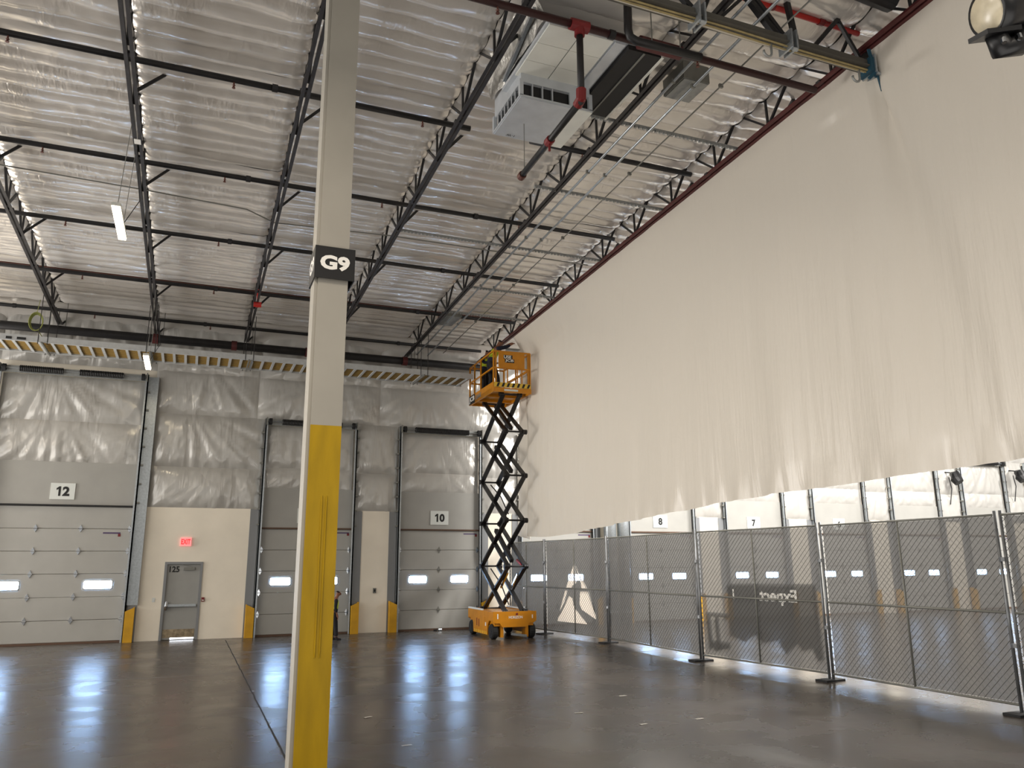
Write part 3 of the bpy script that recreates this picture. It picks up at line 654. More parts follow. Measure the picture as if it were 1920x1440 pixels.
# perforated strut channels bridging to the sheet joist
def zigzag(x0, x1, y):
    b = MB(); z = rz(y, .03)
    b.bb(x0, x1, y-.02, y+.02, z, z+.035)
    n = int((x1-x0)/.085)
    for i in range(n):
        x = x0+(x1-x0)*i/n; b.bb(x, x+.045, y-.024, y+.024, z-.03, z)
    return b
for i, (x0, x1, y) in enumerate(((6.42, 9.0, 8.92), (5.75, 9.0, 10.88), (5.95, 9.0, 13.45), (3.8, 9.0, 16.3), (6.42, 9.0, 19.0), (6.42, 9.0, 21.0))):
    r = zigzag(x0, x1, y).build('strut_channel', 'galvdull')
    tag(r, ['first', 'second', 'third', 'fourth', 'fifth', 'sixth'][i]+' toothed grey strut channel from the girder, bridging joist and sheet', 'strut', 'toothed strut channels by the sheet')
for i, (x0, x1, y0, y1, oz, lab) in enumerate(((6.86, 7.36, 9.45, 10.05, .07, 'grey square box hung between strut channels near the duct unit'), (6.55, 7.05, 21.4, 22.4, .07, 'grey flat box hung near the wall above the cable tray'))):
    z = rz(y0, oz); hb = .30 if i == 0 else .14; r = thing('junction_box', ((x0+x1)/2, y0, z), lab, 'box')
    MB().bb(x0, x1, y0, y1, z, z+hb).build('box_body', 'grey', r); MB().bb(x0+.02, x1-.02, y0+.02, y1-.02, z-.015, z).build('box_lid', 'galvdull', r)
    for x in (x0+.05, x1-.05): MB().tube([(x, y0-.12, z+hb*.6), (x, y1+.12, z+hb*.6)], .02, 6).build('mounting_rail', 'black', r)

# ------------------------------------------------------------------ cable tray along the wall
r = thing('cable_tray', (-4, 23.85, 7.9), 'long ladder cable tray with yellow cables under the roof along the wall', 'tray')
ty0, ty1, tz = 23.25, 24.45, 7.88
for y in (ty0, ty1): MB().bb(-12, 8.05, y-.015, y+.015, tz, tz+.16).bb(-12, 8.05, y-.03, y+.03, tz-.004, tz).build('side_rail', 'trayrail', r)
rg = MB().box((0, 0, 0), (.07, ty1-ty0-.03, .03)).mesh('rung', 'trayrail')
x = -11.9
while x < 7.95:
    link_part('rung', rg, r, (x+4, (ty0+ty1)/2-23.85, tz+.02-7.9)); x += .30
for i in range(22):
    y = ty0+.06+i*.051
    MB().tube([(-12+q*1.54, y+.006*math.sin(q*2.1+i), tz+.055+.006*math.sin(q+i*2)) for q in range(14)], .021, 6).build('cable', 'traycable', r, True)
for x in (-4.02, -1.41, 1.2, 3.81, 6.42):
    for dx in (-.1, .12):
        for y in (ty0-.02, ty1+.02): MB().tube([(x+dx, y, tz-.05), (x+dx, y, rz(y, .05))], .010, 5).build('hanger_rod', 'black', r)
    MB().bb(x-.02, x+.02, ty0-.1, ty1+.1, tz-.045, tz-.005).build('trapeze', 'grey', r)
MB().bb(-4.85, -4.72, ty0-.035, ty0-.014, tz+.03, tz+.09).bb(-4.6, -4.40, ty0-.035, ty0-.014, tz+.03, tz+.09).build('rail_sticker', 'ink', r)
r = thing('cord_coil', (-4.3, 23.6, 8.4), 'coil of pale green cord hung above the tray at the far left', 'cord')
b = MB()
for k in range(4): b.tube([(-4.28+.17*math.cos(t)*(1-.06*k), 23.55+.03*k, 8.52+.26*math.sin(t)*(1-.05*k)) for t in [j*math.pi/8 for j in range(17)]], .012, 5)
b.tube([(-4.28, 23.55, 8.78), (-4.25, 23.6, 9.15)], .008, 5).tube([(-4.2, 23.6, 8.28), (-4.1, 23.9, 8.12)], .012, 5); b.build('coil', 'greencord', r, True)

# ------------------------------------------------------------------ linear lamps
for i, (x, y0, y1) in enumerate(((-1.55, 13.55, 15.0), (-1.40, 21.6, 23.1))):
    z = 7.9 if i == 0 else 7.36
    r = thing('linear_lamp', (x, (y0+y1)/2, z), ['upper glowing strip lamp hanging below the roof, left of the post', 'lower glowing strip lamp hanging in front of the cable tray'][i], 'lamp', 'hanging strip lamps')
    MB().bb(x-.07, x+.07, y0, y1, z, z+.06).build('housing', 'greyl', r)
    MB().bb(x-.06, x+.06, y0+.02, y1-.02, z-.035, z).build('diffuser', 'led', r)
    for y in (y0+.2, y1-.2): MB().tube([(x, y, z+.06), (x+.08, y, rz(y, .02))], .006, 5).build('hanger_wire', 'grey', r)
    MB().tube([(x, y1-.4, z+.06), (x+.25, y1-.4, z+.6), (x+.12, y1-.4, rz(y1, .0))], .008, 5).build('power_cord', 'black', r)

# ------------------------------------------------------------------ plastic sheet
SB = [(-3, 3.30), (6.4, 3.31), (8, 3.28), (10.2, 3.24), (12.3, 3.20), (15.2, 3.02), (19, 2.87), (21.0, 2.84), (22.6, 2.90)]
def sbot(y):
    for (a, za), (b, zb) in zip(SB[:-1], SB[1:]):
        if a <= y <= b: return za+(zb-za)*(y-a)/(b-a)
    return SB[-1][1]
pin = V((9.1, 7.83, 9.1))
def sheet_fn(u, v):
    y = -3+25.5*u; top = rz(y, -.01); bot = sbot(y)
    if y > 21.5: y += .06*math.sin((1-v)*5)
    z = bot+(top-bot)*v
    d = 1-v
    x = 9.14 + d*(.10*ns(y*.45, z*.12, 1)+.07*ns(y*1.1, z*.15, 5)) + .02*ns(y*2.6, z*.35, 9)
    q = min(1, max(0, (y-16)/5.2)); h_ = min(1, max(0, (rz(y)-z)/.7))
    x += (.055*ns(y*3.2, z*.4, 3)+.03*ns(y*7, z*.8, 4))*q*h_
    x += .46*q*q*(3-2*q)*h_          # slack end hangs clear of the lift
    # pulled out and creased at the strapped girder end
    dz = max(0., pin.z-z); a = (y-pin.y+.16*dz)
    wdt = .05+.13*dz
    x += .22*math.exp(-(a/wdt)**2)*math.exp(-dz/4.0)*(1 if z < pin.z+.05 else max(0, 1-(z-pin.z)/.55))
    x += .06*math.exp(-((a-.9-.2*dz)/(.25+.2*dz))**2)*math.exp(-dz/3.5)*(1 if z < pin.z else 0)
    x += -.05*math.exp(-((a+.8+.25*dz)/(.2+.2*dz))**2)*math.exp(-dz/3.5)*(1 if z < pin.z else 0)
    if v < .07: x += (.07-v)*1.2*ns(y*3, 2.2); z += .02*ns(y*.8, 8)*(1-v/.07)
    # sag swag between joist ties
    return (x, y, z)
sh = MB().grid(sheet_fn, 300, 90).build('plastic_sheet', 'sheet', None, True)
tag(sh, 'huge white plastic sheet hung from the roof joist down to the fence', 'sheet')
def flap(u, v):
    y = 22.35+1.5*u+.2*(1-v)*u; z = 2.75+(9.15-2.75)*v + .3*u*(1-v)
    return (9.86+.08*math.sin(u*7+2*v)+.05*ns(u*5, z*.8)-.26*(1-u), y, z)
MB().grid(flap, 24, 40).build('sheet_flap', 'sheet', sh, True)

# ------------------------------------------------------------------ fence
FP = [(10.02, 25.1), (10.27, 22.8), (10.68, 19.54), (10.62, 15.25), (10.99, 11.81), (11.02, 8.2), (11.05, 4.6)]
FLB = ['screened fence panel at the far end behind the scissor lift', 'screened fence panel with the pale triangle logo', 'plain screened fence panel between the logo and banner panels', 'screened fence panel with the dark mirrored banner', 'screened fence panel left of the right photo edge', 'nearest screened fence panel at the right photo edge']
LOGO = [[(-.10, 2.00), (-.02, 2.10), (.02, 1.72), (.05, 1.55), (-.17, 1.45), (-.22, 1.38), (-.5, 1.38), (-.34, 1.62)], [(.05, 2.02), (.08, 2.0), (.20, 1.75), (.16, 1.72)],
        [(.22, 1.72), (.30, 1.72), (.62, 1.36), (.34, 1.36), (.30, 1.52)], [(-.54, 1.32), (-.42, 1.32), (-.62, .98), (-.86, .72)],
        [(-.34, 1.16), (-.16, 1.10), (-.12, .92), (.02, .78), (.58, .42), (-.98, .42), (-.96, .52), (-.72, .72)], [(.24, 1.30), (.64, 1.32), (1.02, .62), (.98, .58), (.32, .80), (.20, .95)]]
def inside(x, z, poly):
    c = False
    for (x0, z0), (x1, z1) in zip(poly, poly[1:]+poly[:1]):
        if (z0 > z) != (z1 > z) and x < (x1-x0)*(z-z0)/(z1-z0)+x0: c = not c
    return c
FH, FB, FM = 2.77, .13, 1.38
for i in range(6):
    a, b = V((*FP[i], 0)), V((*FP[i+1], 0)); d = (b-a); L = d.length; d = d.normalized(); n = V((-d.y, d.x, 0))   # n points away from camera (+x)
    if n.x < 0: n = -n
    r = thing('fence_panel', tuple((a+b)/2), FLB[i], 'fence', 'temporary screened fence panels')
    P = lambda s, z, o=0.: a+d*s+n*o+V((0, 0, z))
    MB().tube([P(.04, .03), P(.04, FH+.06)], .024, 8).build('post', 'fpost', r, True)
    MB().tube([P(L-.05, .03), P(L-.05, FH+.06)], .024, 8).build('post', 'fpost', r, True)
    MB().tube([P(L/2, FB), P(L/2, FH)], .018, 8).build('middle_post', 'grey', r, True)
    for z, nm in ((FH, 'top_rail'), (FB, 'bottom_rail'), (FM, 'middle_rail')): MB().tube([P(.04, z), P(L-.05, z)], .019, 8).build(nm, 'grey', r, True)
    m = MB(); s0, s1, z0, z1 = .05, L-.05, FB, FH; step = .105
    for sg in (1, -1):
        c = (s0-(z1-z0)) if sg > 0 else s0
        while c < (s1 if sg > 0 else s1+(z1-z0)):
            # line s = c + sg*(z-z0)
            za = z0 if s0 <= c <= s1 else z0+((s0-c) if sg > 0 else (c-s1))
            zb = min(z1, z0+((s1-c) if sg > 0 else (c-s0)))
            if zb-za > .03: m.tube([P(c+sg*(za-z0), za, .012*sg), P(c+sg*(zb-z0), zb, .012*sg)], .0042, 3, False)
            c += step
    cm = m.build('chain_link', 'wire', r); cm['kind'] = 'stuff'
    def scr(u, v, L=L, P=P, i=i):
        s = .06+(L-.12)*u; z = FB+.02+(FH-FB-.04)*v
        w_ = .012*ns(s*1.6, z*1.1, i)+(.02*ns((s+z)*1.3, i+7) if i == 1 else 0)
        return P(s, z, .045+w_)
    g = MB()
    if i == 1:   # the pale logo is let into the screen cloth: leave its area out of the dark cloth
        nu, nv = 150, 110; g.grid(scr, nu, nv)
        g.f = [q for e, q in enumerate(g.f) if not any(inside(.06+(L-.12)*((e//nv)+.5)/nu-L/2, FB+.02+(FH-FB-.04)*((e % nv)+.5)/nv, p_) for p_ in LOGO)]
    else: g.grid(scr, 40, 24)
    g.build('wind_screen', 'screen', r, True)
    MB().prism([(-.26, -.13), (.22, -.13), (.22, .13), (-.26, .13)], P(L-.02, .0), n, d, (0, 0, 1), .035).build('foot', 'rubber', r)
    for z in (.9, 2.1): MB().tube([P(L, z), P(L, z+.06)], .06, 8).build('panel_clamp', 'fpost', r)
    if i == 1:   # printed logo on the screen
        o = P(L*.5, 0, .028); ax, az = d, V((0, 0, 1))
        def pr(poly): MB().prism(poly, o, ax, az, n, .004).build('logo_print', 'logo', r)
        for p_ in LOGO: pr(p_)
    if i == 3:   # printed dark banner, seen from the back
        o = P(0, 0, .075); ax = d; az = V((0, 0, 1)); L0 = 15.25
        def sx(y): return (15.25-y)*L/(15.25-11.81)
        poly = [(sx(14.42), 1.66), (sx(12.05), 1.70), (sx(12.0), .36), (sx(12.15), .30), (sx(12.25), .52), (sx(12.5), .46), (sx(12.62), .58), (sx(12.9), .36), (sx(13.1), .60), (sx(13.5), .52), (sx(13.7), .66), (sx(14.0), .50), (sx(14.3), .58), (sx(14.42), .60)]
        MB().prism(poly, o, ax, az, n, .004).build('banner_print', 'banner', r)
        for q in ([(sx(15.12), 1.04), (sx(14.42), 1.04), (sx(14.42), .95), (sx(15.12), .95)], [(sx(15.12), .95), (sx(14.98), .95), (sx(14.95), .30), (sx(15.08), .25)], [(sx(14.86), .95), (sx(14.74), .95), (sx(14.70), .30), (sx(14.82), .30)], [(sx(15.06), .46), (sx(14.42), .46), (sx(14.42), .34), (sx(14.9), .24)]):
            MB().prism(q, o, ax, az, n, .004).build('banner_print', 'banner', r)
        c = P(sx(12.98), 1.42, .03)
        text('Expect', .31, c, -d, (0, 0, 1), 'white', r, 'mirrored_lettering', .035, width=.98)
        text('l', .20, P(sx(14.2), 1.45, .03), -d, (0, 0, 1), 'white', r, 'mirrored_lettering', .03)

# ------------------------------------------------------------------ scissor lift
LO = V((8.17, 21.73, 0)); LR = math.radians(-1.5)
lf = thing('scissor_lift', LO, 'amber yellow scissor lift raised high beside the white sheet', 'lift', local=True); lf.rotation_euler = (0, 0, LR)
W, LN = 1.30, 2.38
ch = MB().bb(.06, W-.06, .05, LN-.05, .36, .73)
ch.build('chassis', 'lift', lf)
endp = [(0, .76), (1.32, .76), (1.32, .50), (1.24, .44), (1.12, .44), (1.04, .33), (.28, .33), (.20, .44), (.08, .44), (0, .48)]
for y in (0, LN-.05): MB().prism(endp, (0, y, 0), (1, 0, 0), (0, 0, 1), (0, 1, 0), .05).build('end_panel', 'lift', lf)
for x in (0, W-.03):
    side = [(.05, .75), (LN-.05, .75), (LN-.05, .50), (1.99, .50), (1.86, .36), (1.84, .10), (.52, .10), (.50, .36), (.38, .50), (.05, .50)]
    sd = MB().prism(side, (x, 0, 0), (0, 1, 0), (0, 0, 1), (1, 0, 0), .035).build('side_panel', 'lift', lf)
    xx = x-.006 if x == 0 else x+.041
    for k in range(7): MB().prism([(.56+k*.18, .11), (.63+k*.18, .11), (.68+k*.18, .19), (.61+k*.18, .19)], (xx, 0, 0), (0, 1, 0), (0, 0, 1), (1, 0, 0), .006).build('hazard_mark', 'hazy', sd)
    MB().bb(xx, xx+.006, .75, 1.45, .22, .58).build('tray_door', 'lift', sd)
    MB().bb(xx-.002, xx+.006, 1.25, 1.32, .28, .50).bb(xx-.002, xx+.006, 1.45, 1.52, .30, .52).build('latch', 'redfit', sd)
    MB().bb(xx-.004, xx+.006, .62, .70, .34, .44).build('decal', 'white', sd)
    MB().bb(x-.005, x+.04, 1.0, 2.36, .755, .80).build('rail_strip', 'signwhite', lf)
for x, y in ((.0, .25), (W-.16, .25), (.0, 2.12), (W-.16, 2.12)):
    wh = MB().tube([(x, y, .21), (x+.03, y, .21), (x+.15, y, .21), (x+.18, y, .21)], [.185, .21, .21, .185], 20).build('wheel', 'rubber', lf)
    MB().tube([(x-.006, y, .21), (x+.186, y, .21)], .10, 14).build('hub', 'black', wh)
for x in (.24, 1.0): MB().bb(x, x+.09, .06, .35, .05, .40).build('steering_yoke', 'lift', lf)
MB().bar((.55, .03, .14), (1.02, .03, .08), .05, .06).build('tie_rod', 'galv', lf)
text('HORIZON', .075, (.68, -.006, .60), (1, 0, 0), (0, 0, 1), 'white', lf, 'lettering', .02, width=.42)
MB().tube([(.72, -.002, .685), (.72, -.012, .685)], .035, 10).build('sun_emblem', 'redfit', lf)
MB().bb(.12, .15, -.006, 0, .56, .70).build('decal', 'white', lf); MB().bb(1.18, 1.21, -.006, 0, .56, .66).build('decal', 'white', lf)
zs = [.74, 2.02, 3.34, 4.66, 5.98, 7.2]
ends = [(.10, 2.15), (0, 2.25), (0, 2.25), (0, 2.25), (0, 2.25), (.38, 2.0)]
for x in (.43, .97):
    for k in range(5):
        (n0, f0), (n1, f1) = ends[k], ends[k+1]
        o_ = .045 if k % 2 else -.045
        MB().bar((x+o_*.6, n0, zs[k]), (x+o_*.6, f1, zs[k+1]), .055, .13, (1, 0, 0)).build('scissor_arm', 'arm', lf)
        MB().bar((x-o_*.6, f0, zs[k]), (x-o_*.6, n1, zs[k+1]), .055, .13, (1, 0, 0)).build('scissor_arm', 'arm', lf)
for k in range(0, 6):
    for q in (0, 1):
        y = ends[k][q]
        MB().tube([(.36, y, zs[k]), (1.04, y, zs[k])], .028, 8).build('pivot_pin', 'black', lf)
        for x in (.36, .43, .97, 1.04): MB().tube([(x-.03, y, zs[k]), (x+.03, y, zs[k])], .075, 10).build('pivot_boss', 'arm', lf)
for k in (1, 3, 4): MB().bar((.70, .35, zs[k]+.15), (.70, 1.75, zs[k]+1.1), .11, .11).build('lift_cylinder', 'arm', lf)
for k in (0, 2): MB().tube([(.58, .3, zs[k]+.2), (.6, 1.0, zs[k]+.75), (.58, 1.9, zs[k]+1.2)], .02, 6).build('hose', 'rubber', lf)
MB().bar((.92, .5, 2.2), (.95, .15, 2.05), .06, .05).build('safety_prop', 'red', lf, label='red safety prop')
for a, c in (((.52, .2, 1.85), (.56, .9, 1.4)), ((.85, .25, 1.8), (.80, .7, 1.35))): MB().bar(a, c, .05, .05).build('steel_link', 'chrome', lf)
# platform
pz = 7.18
MB().bb(0, 1.24, 0, 2.42, pz+.08, pz+.14).build('platform_floor', 'lift', lf)
for x in (.0, 1.18): MB().bb(x, x+.06, .0, 2.42, pz, pz+.10).build('platform_beam', 'lift', lf)
for y in (0, .8, 1.6, 2.36): MB().bb(.06, 1.18, y, y+.05, pz, pz+.09).build('cross_beam', 'lift', lf)
MB().bb(0, 1.24, -.015, .0, pz-.01, pz+.13).build('front_skirt', 'lift', lf)
tb = MB().bb(.03, 1.22, -.008, .014, pz+.15, pz+.29).build('toe_board', 'hazy', lf, label='yellow and black striped toe board')
for k in range(7):
    x = .10+k*.165
    MB().prism([(x, .0), (x+.07, 0), (x+.12, .12), (x+.05, .12)], (0, -.013, pz+.16), (1, 0, 0), (0, 0, 1), (0, 1, 0), .005).build('hazard_stripe', 'signblack', tb)
MB().bb(.35, .80, -.02, -.015, pz+.03, pz+.09).build('decal', 'signwhite', lf)
ZT, ZM = 8.45, 7.93
for x, y in ((.02, .02), (.09, .02), (1.15, .02), (1.21, .02), (.02, 1.25), (.02, 1.9), (.02, 2.40), (1.21, 1.25), (1.21, 2.40), (.6, 2.40)):
    MB().bb(x-.022, x+.022, y-.022, y+.022, pz+.12, ZT).build('guard_post', 'lift', lf)
for x in (.36, .47, .80, .94): MB().bb(x-.015, x+.015, .0, .03, pz+.28, ZM+.03).build('guard_bar', 'lift', lf)
MB().bar((.45, .015, pz+.30), (1.16, .015, ZM+.0), .03, .03).build('guard_brace', 'lift', lf)
for z, nm in ((ZT, 'top_rail'), (ZM, 'middle_rail')):
    for a, c in (((.02, .02, z), (1.21, .02, z)), ((.02, .02, z), (.02, 2.40, z)), ((1.21, .02, z), (1.21, 2.40, z)), ((.02, 2.40, z), (1.21, 2.40, z))):
        MB().bar(a, c, .04, .045).build(nm, 'lift', lf)
MB().bb(.0, .022, .05, 2.40, pz-.01, pz+.30).build('side_toe_plate', 'lift', lf)
MB().bb(1.21, 1.232, .05, 2.40, pz-.01, pz+.30).build('side_toe_plate', 'lift', lf)
MB().bb(.02, .03, .30, .95, pz+.30, ZM).build('tool_tray', 'lift', lf) if False else None
pp = [(.20, 7.93), (1.02, 7.93), (1.02, 8.44), (.20, 8.44), (.17, 8.38), (.17, 8.0)]
fp = MB().prism(pp, (0, -.02, 0), (1, 0, 0), (0, 0, 1), (0, 1, 0), .02).build('front_panel', 'lift', lf)
text('USE', .10, (.46, -.026, 8.28), (1, 0, 0), (0, 0, 1), 'white', fp, 'lettering', .03, width=.24)
text('JCB', .10, (.52, -.026, 8.16), (1, 0, 0), (0, 0, 1), 'white', fp, 'lettering', .03, width=.28)
for q, c in ((.46, 'signblack'), (.55, 'signblack')): MB().bb(.33+(.04 if q > .5 else 0), .62+(.06 if q > .5 else 0), -.0235, -.0205, 8.22 if q < .5 else 8.10, 8.34 if q < .5 else 8.215).build('decal', c, fp)
MB().bb(-.006, 0, 1.80, 2.42, pz+.0, pz+.29).build('decal', 'signblack', lf)
text('JCB', .21, (-.010, 2.11, pz+.145), (0, -1, 0), (0, 0, 1), 'white', lf, 'lettering', .03, width=.54)
text('S2646E', .15, (-.008, 1.45, pz+.14), (0, -1, 0), (0, 0, 1), 'galvdull', lf, 'lettering', .02, width=.60)
MB().tube([(.08, .05, ZT+.0), (.05, .2, ZT-.25), (.10, .1, ZM)], .02, 6).build('control_cable', 'rubber', lf)
MB().bb(.60, .78, .08, .2, 8.16, 8.40).build('control_box', 'black', lf)

# ------------------------------------------------------------------ people
def skin(name, verts, edges, radii, m, parent, sub=2):
    me = bpy.data.meshes.new(name); me.from_pydata([V(v) for v in verts], edges, [])
    o = bpy.data.objects.new(name, me); COL.objects.link(o); o.parent = parent
    me.materials.append(M[m])
    md = o.modifiers.new('skin', 'SKIN'); md.use_smooth_shade = True
    for i, rr in enumerate(radii): me.skin_vertices[0].data[i].radius = rr if isinstance(rr, tuple) else (rr, rr)
    me.skin_vertices[0].data[0].use_root = True
    s = o.modifiers.new('sub', 'SUBSURF'); s.levels = sub; s.render_levels = sub
    return o
def hand(vs, es, rs, wi, w, dirn, side):
    d = V(dirn).normalized(); sd = V(side).normalized(); nn = d.cross(sd)
    vs.append(w+d*.07); rs.append((.034, .022)); p = len(vs)-1; es.append((wi, p))
    for k, (o_, l) in enumerate(((-.030, .062), (-.010, .075), (.010, .070), (.028, .055))):
        a = w+d*.10+sd*o_; vs.append(a); rs.append(.010); es.append((p, len(vs)-1))
        vs.append(a+d*l*.55+nn*.012); rs.append(.009); es.append((len(vs)-2, len(vs)-1))
        vs.append(a+d*l*.9+nn*.035); rs.append(.008); es.append((len(vs)-2, len(vs)-1))
    vs.append(w+d*.055-sd*.05); rs.append(.011); es.append((p, len(vs)-1))
    vs.append(w+d*.09-sd*.062+nn*.015); rs.append(.009); es.append((len(vs)-2, len(vs)-1))
def person(root, k, J, vest, top, pants, cap=None):
    """J: joint positions of a 1.75 m figure, scaled by k; f is the facing direction"""
    P = {a: V(b)*k for a, b in J.items() if a != 'f'}; f = V(J['f']).normalized(); side = f.cross(V((0, 0, 1))).normalized()
    names = ['pelvis', 'waist', 'chest', 'neck', 'jaw', 'head', 'crown']
    vs = [P['pelvis'], P['waist'], P['chest'], P['neck'], P['neck']+(P['head']-P['neck'])*.5, P['head'], P['head']+(P['head']-P['neck']).normalized()*.085*k]
    rs = [(.15*k, .11*k), (.13*k, .10*k), (.16*k, .11*k), (.055*k, .055*k), (.065*k, .07*k), (.085*k, .10*k), (.06*k, .075*k)]
    es = [(i, i+1) for i in range(6)]
    def add(p, r, a): vs.append(p); rs.append(r); es.append((a, len(vs)-1)); return len(vs)-1
    add(P['head']+f*.125*k-V((0, 0, .02*k)), .014*k, 5)
    for s in 'LR':
        a = add(P['sh'+s], .06*k, 2); b = add(P['el'+s], .043*k, a); c = add(P['wr'+s], .030*k, b)
        hand(vs, es, rs, c, P['wr'+s], P['wr'+s]-P['el'+s], side)
        h = add(P['hip'+s], .09*k, 0); kn = add(P['kn'+s], .062*k, h); an = add(P['an'+s], .042*k, kn)
        t = add(P['an'+s]+f*.17*k-V((0, 0, .055*k)), .034*k, an)
    skin('body', vs, es, rs, 'skin', root)
    def chain(name, pts, rad, m): skin(name, [P[p] if isinstance(p, str) else p for p in pts], [(i, i+1) for i in range(len(pts)-1)], [q*k if not isinstance(q, tuple) else (q[0]*k, q[1]*k) for q in rad], m, root)
    up = (P['chest']-P['waist']).normalized()
    chain('shirt', [P['pelvis']-up*.05*k, 'waist', 'chest', P['chest']+up*.10*k], [(.185, .15), (.172, .135), (.185, .13), (.12, .09)], top)
    for s in 'LR':
        chain('sleeve', [P['sh'+s]-(P['sh'+s]-P['chest'])*.3, 'sh'+s, 'el'+s, P['el'+s]+(P['wr'+s]-P['el'+s])*.75], [.075, .078, .058, .048], top)
        chain('trouser_leg', [P['pelvis']+up*.06*k, 'hip'+s, 'kn'+s, P['an'+s]+V((0, 0, .03*k))], [.135, .125, .085, .076], pants)
        chain('boot', [P['an'+s]+V((0, 0, .06*k)), P['an'+s]-V((0, 0, .03*k)), P['an'+s]+f*.09*k-V((0, 0, .045*k)), P['an'+s]+f*.19*k-V((0, 0, .05*k))], [.055, .058, .05, .042], 'darkcloth')
    if vest: chain('vest', [P['waist']-up*.08*k, 'waist', 'chest', P['chest']+up*.11*k], [(.18, .14), (.172, .138), (.202, .148), (.13, .10)], vest)
    hd = (P['head']-P['neck']).normalized()
    if cap: chain('cap' if cap != 'hair' else 'hair', [P['head']-f*.025*k+hd*.015*k, P['head']-f*.015*k+hd*.10*k]+([P['head']+f*.11*k+hd*.06*k] if cap != 'hair' else []), [(.095, .108), (.06, .07)]+([.02] if cap != 'hair' else []), cap)
    for s in (-1, 1):
        e = P['head']+f*.095*k+side*s*.035*k+hd*.02*k
        MB().tube([e-f*.012, e, e+f*.006], [.012, .012, .004], 8).build('eye', 'ink', root)
# worker reaching to the sheet (facing +x)
pf = pz+.14
la_ = Matrix.Rotation(LR, 4, 'Z')
def lw(p): return LO+la_.to_3x3() @ V(p)
wA = thing('person', lw((.36, .85, pf)), 'person in high-visibility vest on the lift platform reaching toward the plastic sheet', 'person', local=True)
wA.rotation_euler = (0, 0, LR)
person(wA, .985, {'f': (1, -.15, .1), 'pelvis': (-.16, 0, .96), 'waist': (-.10, 0, 1.13), 'chest': (.0, 0, 1.36), 'neck': (.08, 0, 1.52), 'head': (.16, -.02, 1.67),
    'shL': (.02, .2, 1.42), 'elL': (.28, .22, 1.55), 'wrL': (.50, .12, 1.68), 'shR': (.02, -.2, 1.42), 'elR': (.30, -.22, 1.48), 'wrR': (.52, -.12, 1.62),
    'hipL': (-.15, .1, .92), 'knL': (-.08, .12, .50), 'anL': (-.14, .14, .09), 'hipR': (-.14, -.1, .92), 'knR': (.02, -.14, .50), 'anR': (.06, -.16, .09)}, 'hivis', 'navy', 'darkcloth', 'hair')
wB = thing('person', lw((.30, 1.75, pf)), 'second person in high-visibility vest and dark trousers at the platform left rail', 'person', local=True)
wB.rotation_euler = (0, 0, LR)
person(wB, .93, {'f': (.6, -.8, 0), 'pelvis': (0, 0, .95), 'waist': (.01, -.01, 1.12), 'chest': (.03, -.03, 1.34), 'neck': (.05, -.06, 1.50), 'head': (.08, -.10, 1.62),
    'shL': (.18, .1, 1.40), 'elL': (.34, -.02, 1.20), 'wrL': (.36, -.24, 1.22), 'shR': (-.14, -.14, 1.40), 'elR': (-.12, -.32, 1.2), 'wrR': (.06, -.46, 1.2),
    'hipL': (.08, .06, .92), 'knL': (.12, .02, .50), 'anL': (.10, .06, .09), 'hipR': (-.08, -.06, .92), 'knR': (-.06, -.12, .50), 'anR': (-.10, -.08, .09)}, 'hivis', 'navy', 'darkcloth', 'hair')
wC = thing('person', (4.05, 23.70, 0), 'person in dark clothes and vest standing half hidden behind the yellow post', 'person', local=True)
person(wC, .775, {'f': (1, -.1, -.15), 'pelvis': (-.03, 0, .95), 'waist': (-.02, 0, 1.12), 'chest': (0, 0, 1.36), 'neck': (.04, 0, 1.52), 'head': (.09, 0, 1.65),
    'shL': (.0, .19, 1.42), 'elL': (-.03, .22, 1.14), 'wrL': (.04, .22, .92), 'shR': (.0, -.19, 1.42), 'elR': (-.03, -.24, 1.14), 'wrR': (.04, -.22, .92),
    'hipL': (-.03, .1, .91), 'knL': (-.01, .11, .50), 'anL': (-.05, .11, .09), 'hipR': (-.03, -.1, .91), 'knR': (.03, -.11, .50), 'anR': (.06, -.12, .09)}, 'hivis', 'darkcloth', 'darkcloth', 'hair')

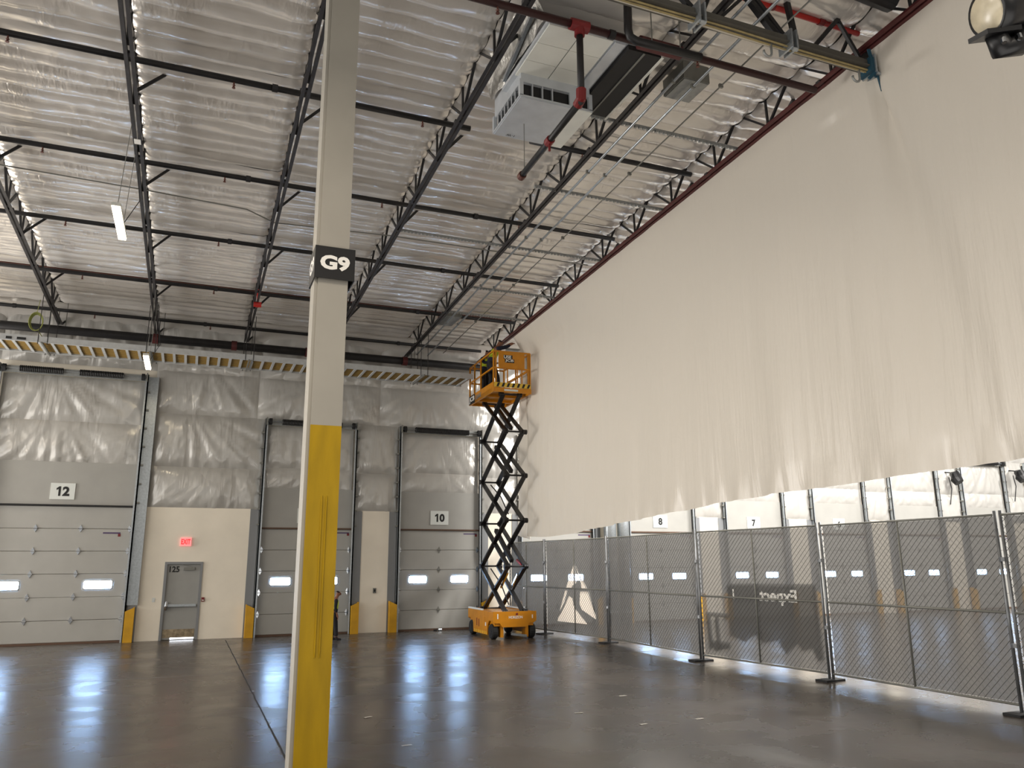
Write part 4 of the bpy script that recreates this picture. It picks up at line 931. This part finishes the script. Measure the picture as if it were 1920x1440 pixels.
# ------------------------------------------------------------------ floodlight on a mast (head in view at the top right)
c0 = V((0, 0, CAMH))+FW*5+RT*((1858-960)/FPX*5)-UP*((24-720)/FPX*5)
nl = (-FW*.18-RT*.93-UP*.28).normalized()
mast = c0+RT*1.05; mast.z = 0
fl_ = thing('work_light', tuple(mast), 'black floodlight head with a pale round lens at the top right corner', 'lamp')
MB().tube([mast+V((0, 0, .05)), mast+V((0, 0, c0.z+.6))], .04, 10).build('mast', 'black', fl_, True)
MB().tube([mast+V((0, 0, .0)), mast+V((0, 0, .06))], .45, 20).build('base', 'black', fl_)
MB().bar(mast+V((0, 0, c0.z+.05)), c0+RT*.12, .06, .06).build('arm', 'black', fl_)
lc = c0-RT*.075*0
h = MB().tube([lc+nl*.035, lc+nl*.03, lc-nl*.05, lc-nl*.20, lc-nl*.27], [.137, .15, .15, .135, .08], 28).build('lamp_housing', 'lampblack', fl_, True)
MB().tube([lc+nl*.03, lc+nl*.042, lc+nl*.055], [.133, .12, .03], 28).build('lens', 'lens', fl_, True)
dn = -UP
MB().bar(lc+nl*.10+dn*.13, lc-nl*.16+dn*.155, .16, .03, up=dn).build('visor', 'lampblack', fl_)
MB().tube([lc-nl*.02+dn*.12, lc-nl*.08+dn*.24, lc-nl*.2+dn*.25, lc-nl*.26+dn*.14], [.06, .075, .075, .06], 12).build('bracket', 'lampblack', fl_, True)
for q in (.04, .16): MB().tube([lc-nl*q+dn*.20-FW*.07, lc-nl*q+dn*.235-FW*.085], .016, 8).build('screw', 'chrome', fl_)

# ------------------------------------------------------------------ scraps on the floor
sc = [(2.54, 11.79, 'by the post'), (5.41, 10.88, 'right of the post'), (5.84, 9.81, 'bottom centre'), (6.74, 9.82, 'lower right of centre'), (2.6, 9.85, 'lowest beside the post'), (6.73, 11.92, 'below the fence middle')]
for i, (x, y, wh) in enumerate(sc):
    a = random.uniform(-.6, .6); l = .13
    b = MB().grid(lambda u, v: (x+math.cos(a)*(u-.5)*l-math.sin(a)*(v-.5)*.05, y+math.sin(a)*(u-.5)*l+math.cos(a)*(v-.5)*.05, .003+.006*abs(ns(u*3, v*3, i))), 5, 2)
    tag(b.build('paper_scrap', 'paper'), 'small pale scrap lying on the floor, %s' % wh, 'scrap', 'scraps on the floor')
r = thing('floor_debris', (7.6, 25.35, 0), 'small dark object on the floor at the foot of door 10', 'debris')
MB().bb(7.50, 7.60, 25.32, 25.40, 0, .05).build('dark_piece', 'black', r); MB().tube([(7.64, 25.36, .04), (7.76, 25.38, .04)], .04, 8).build('pale_piece', 'galv', r)
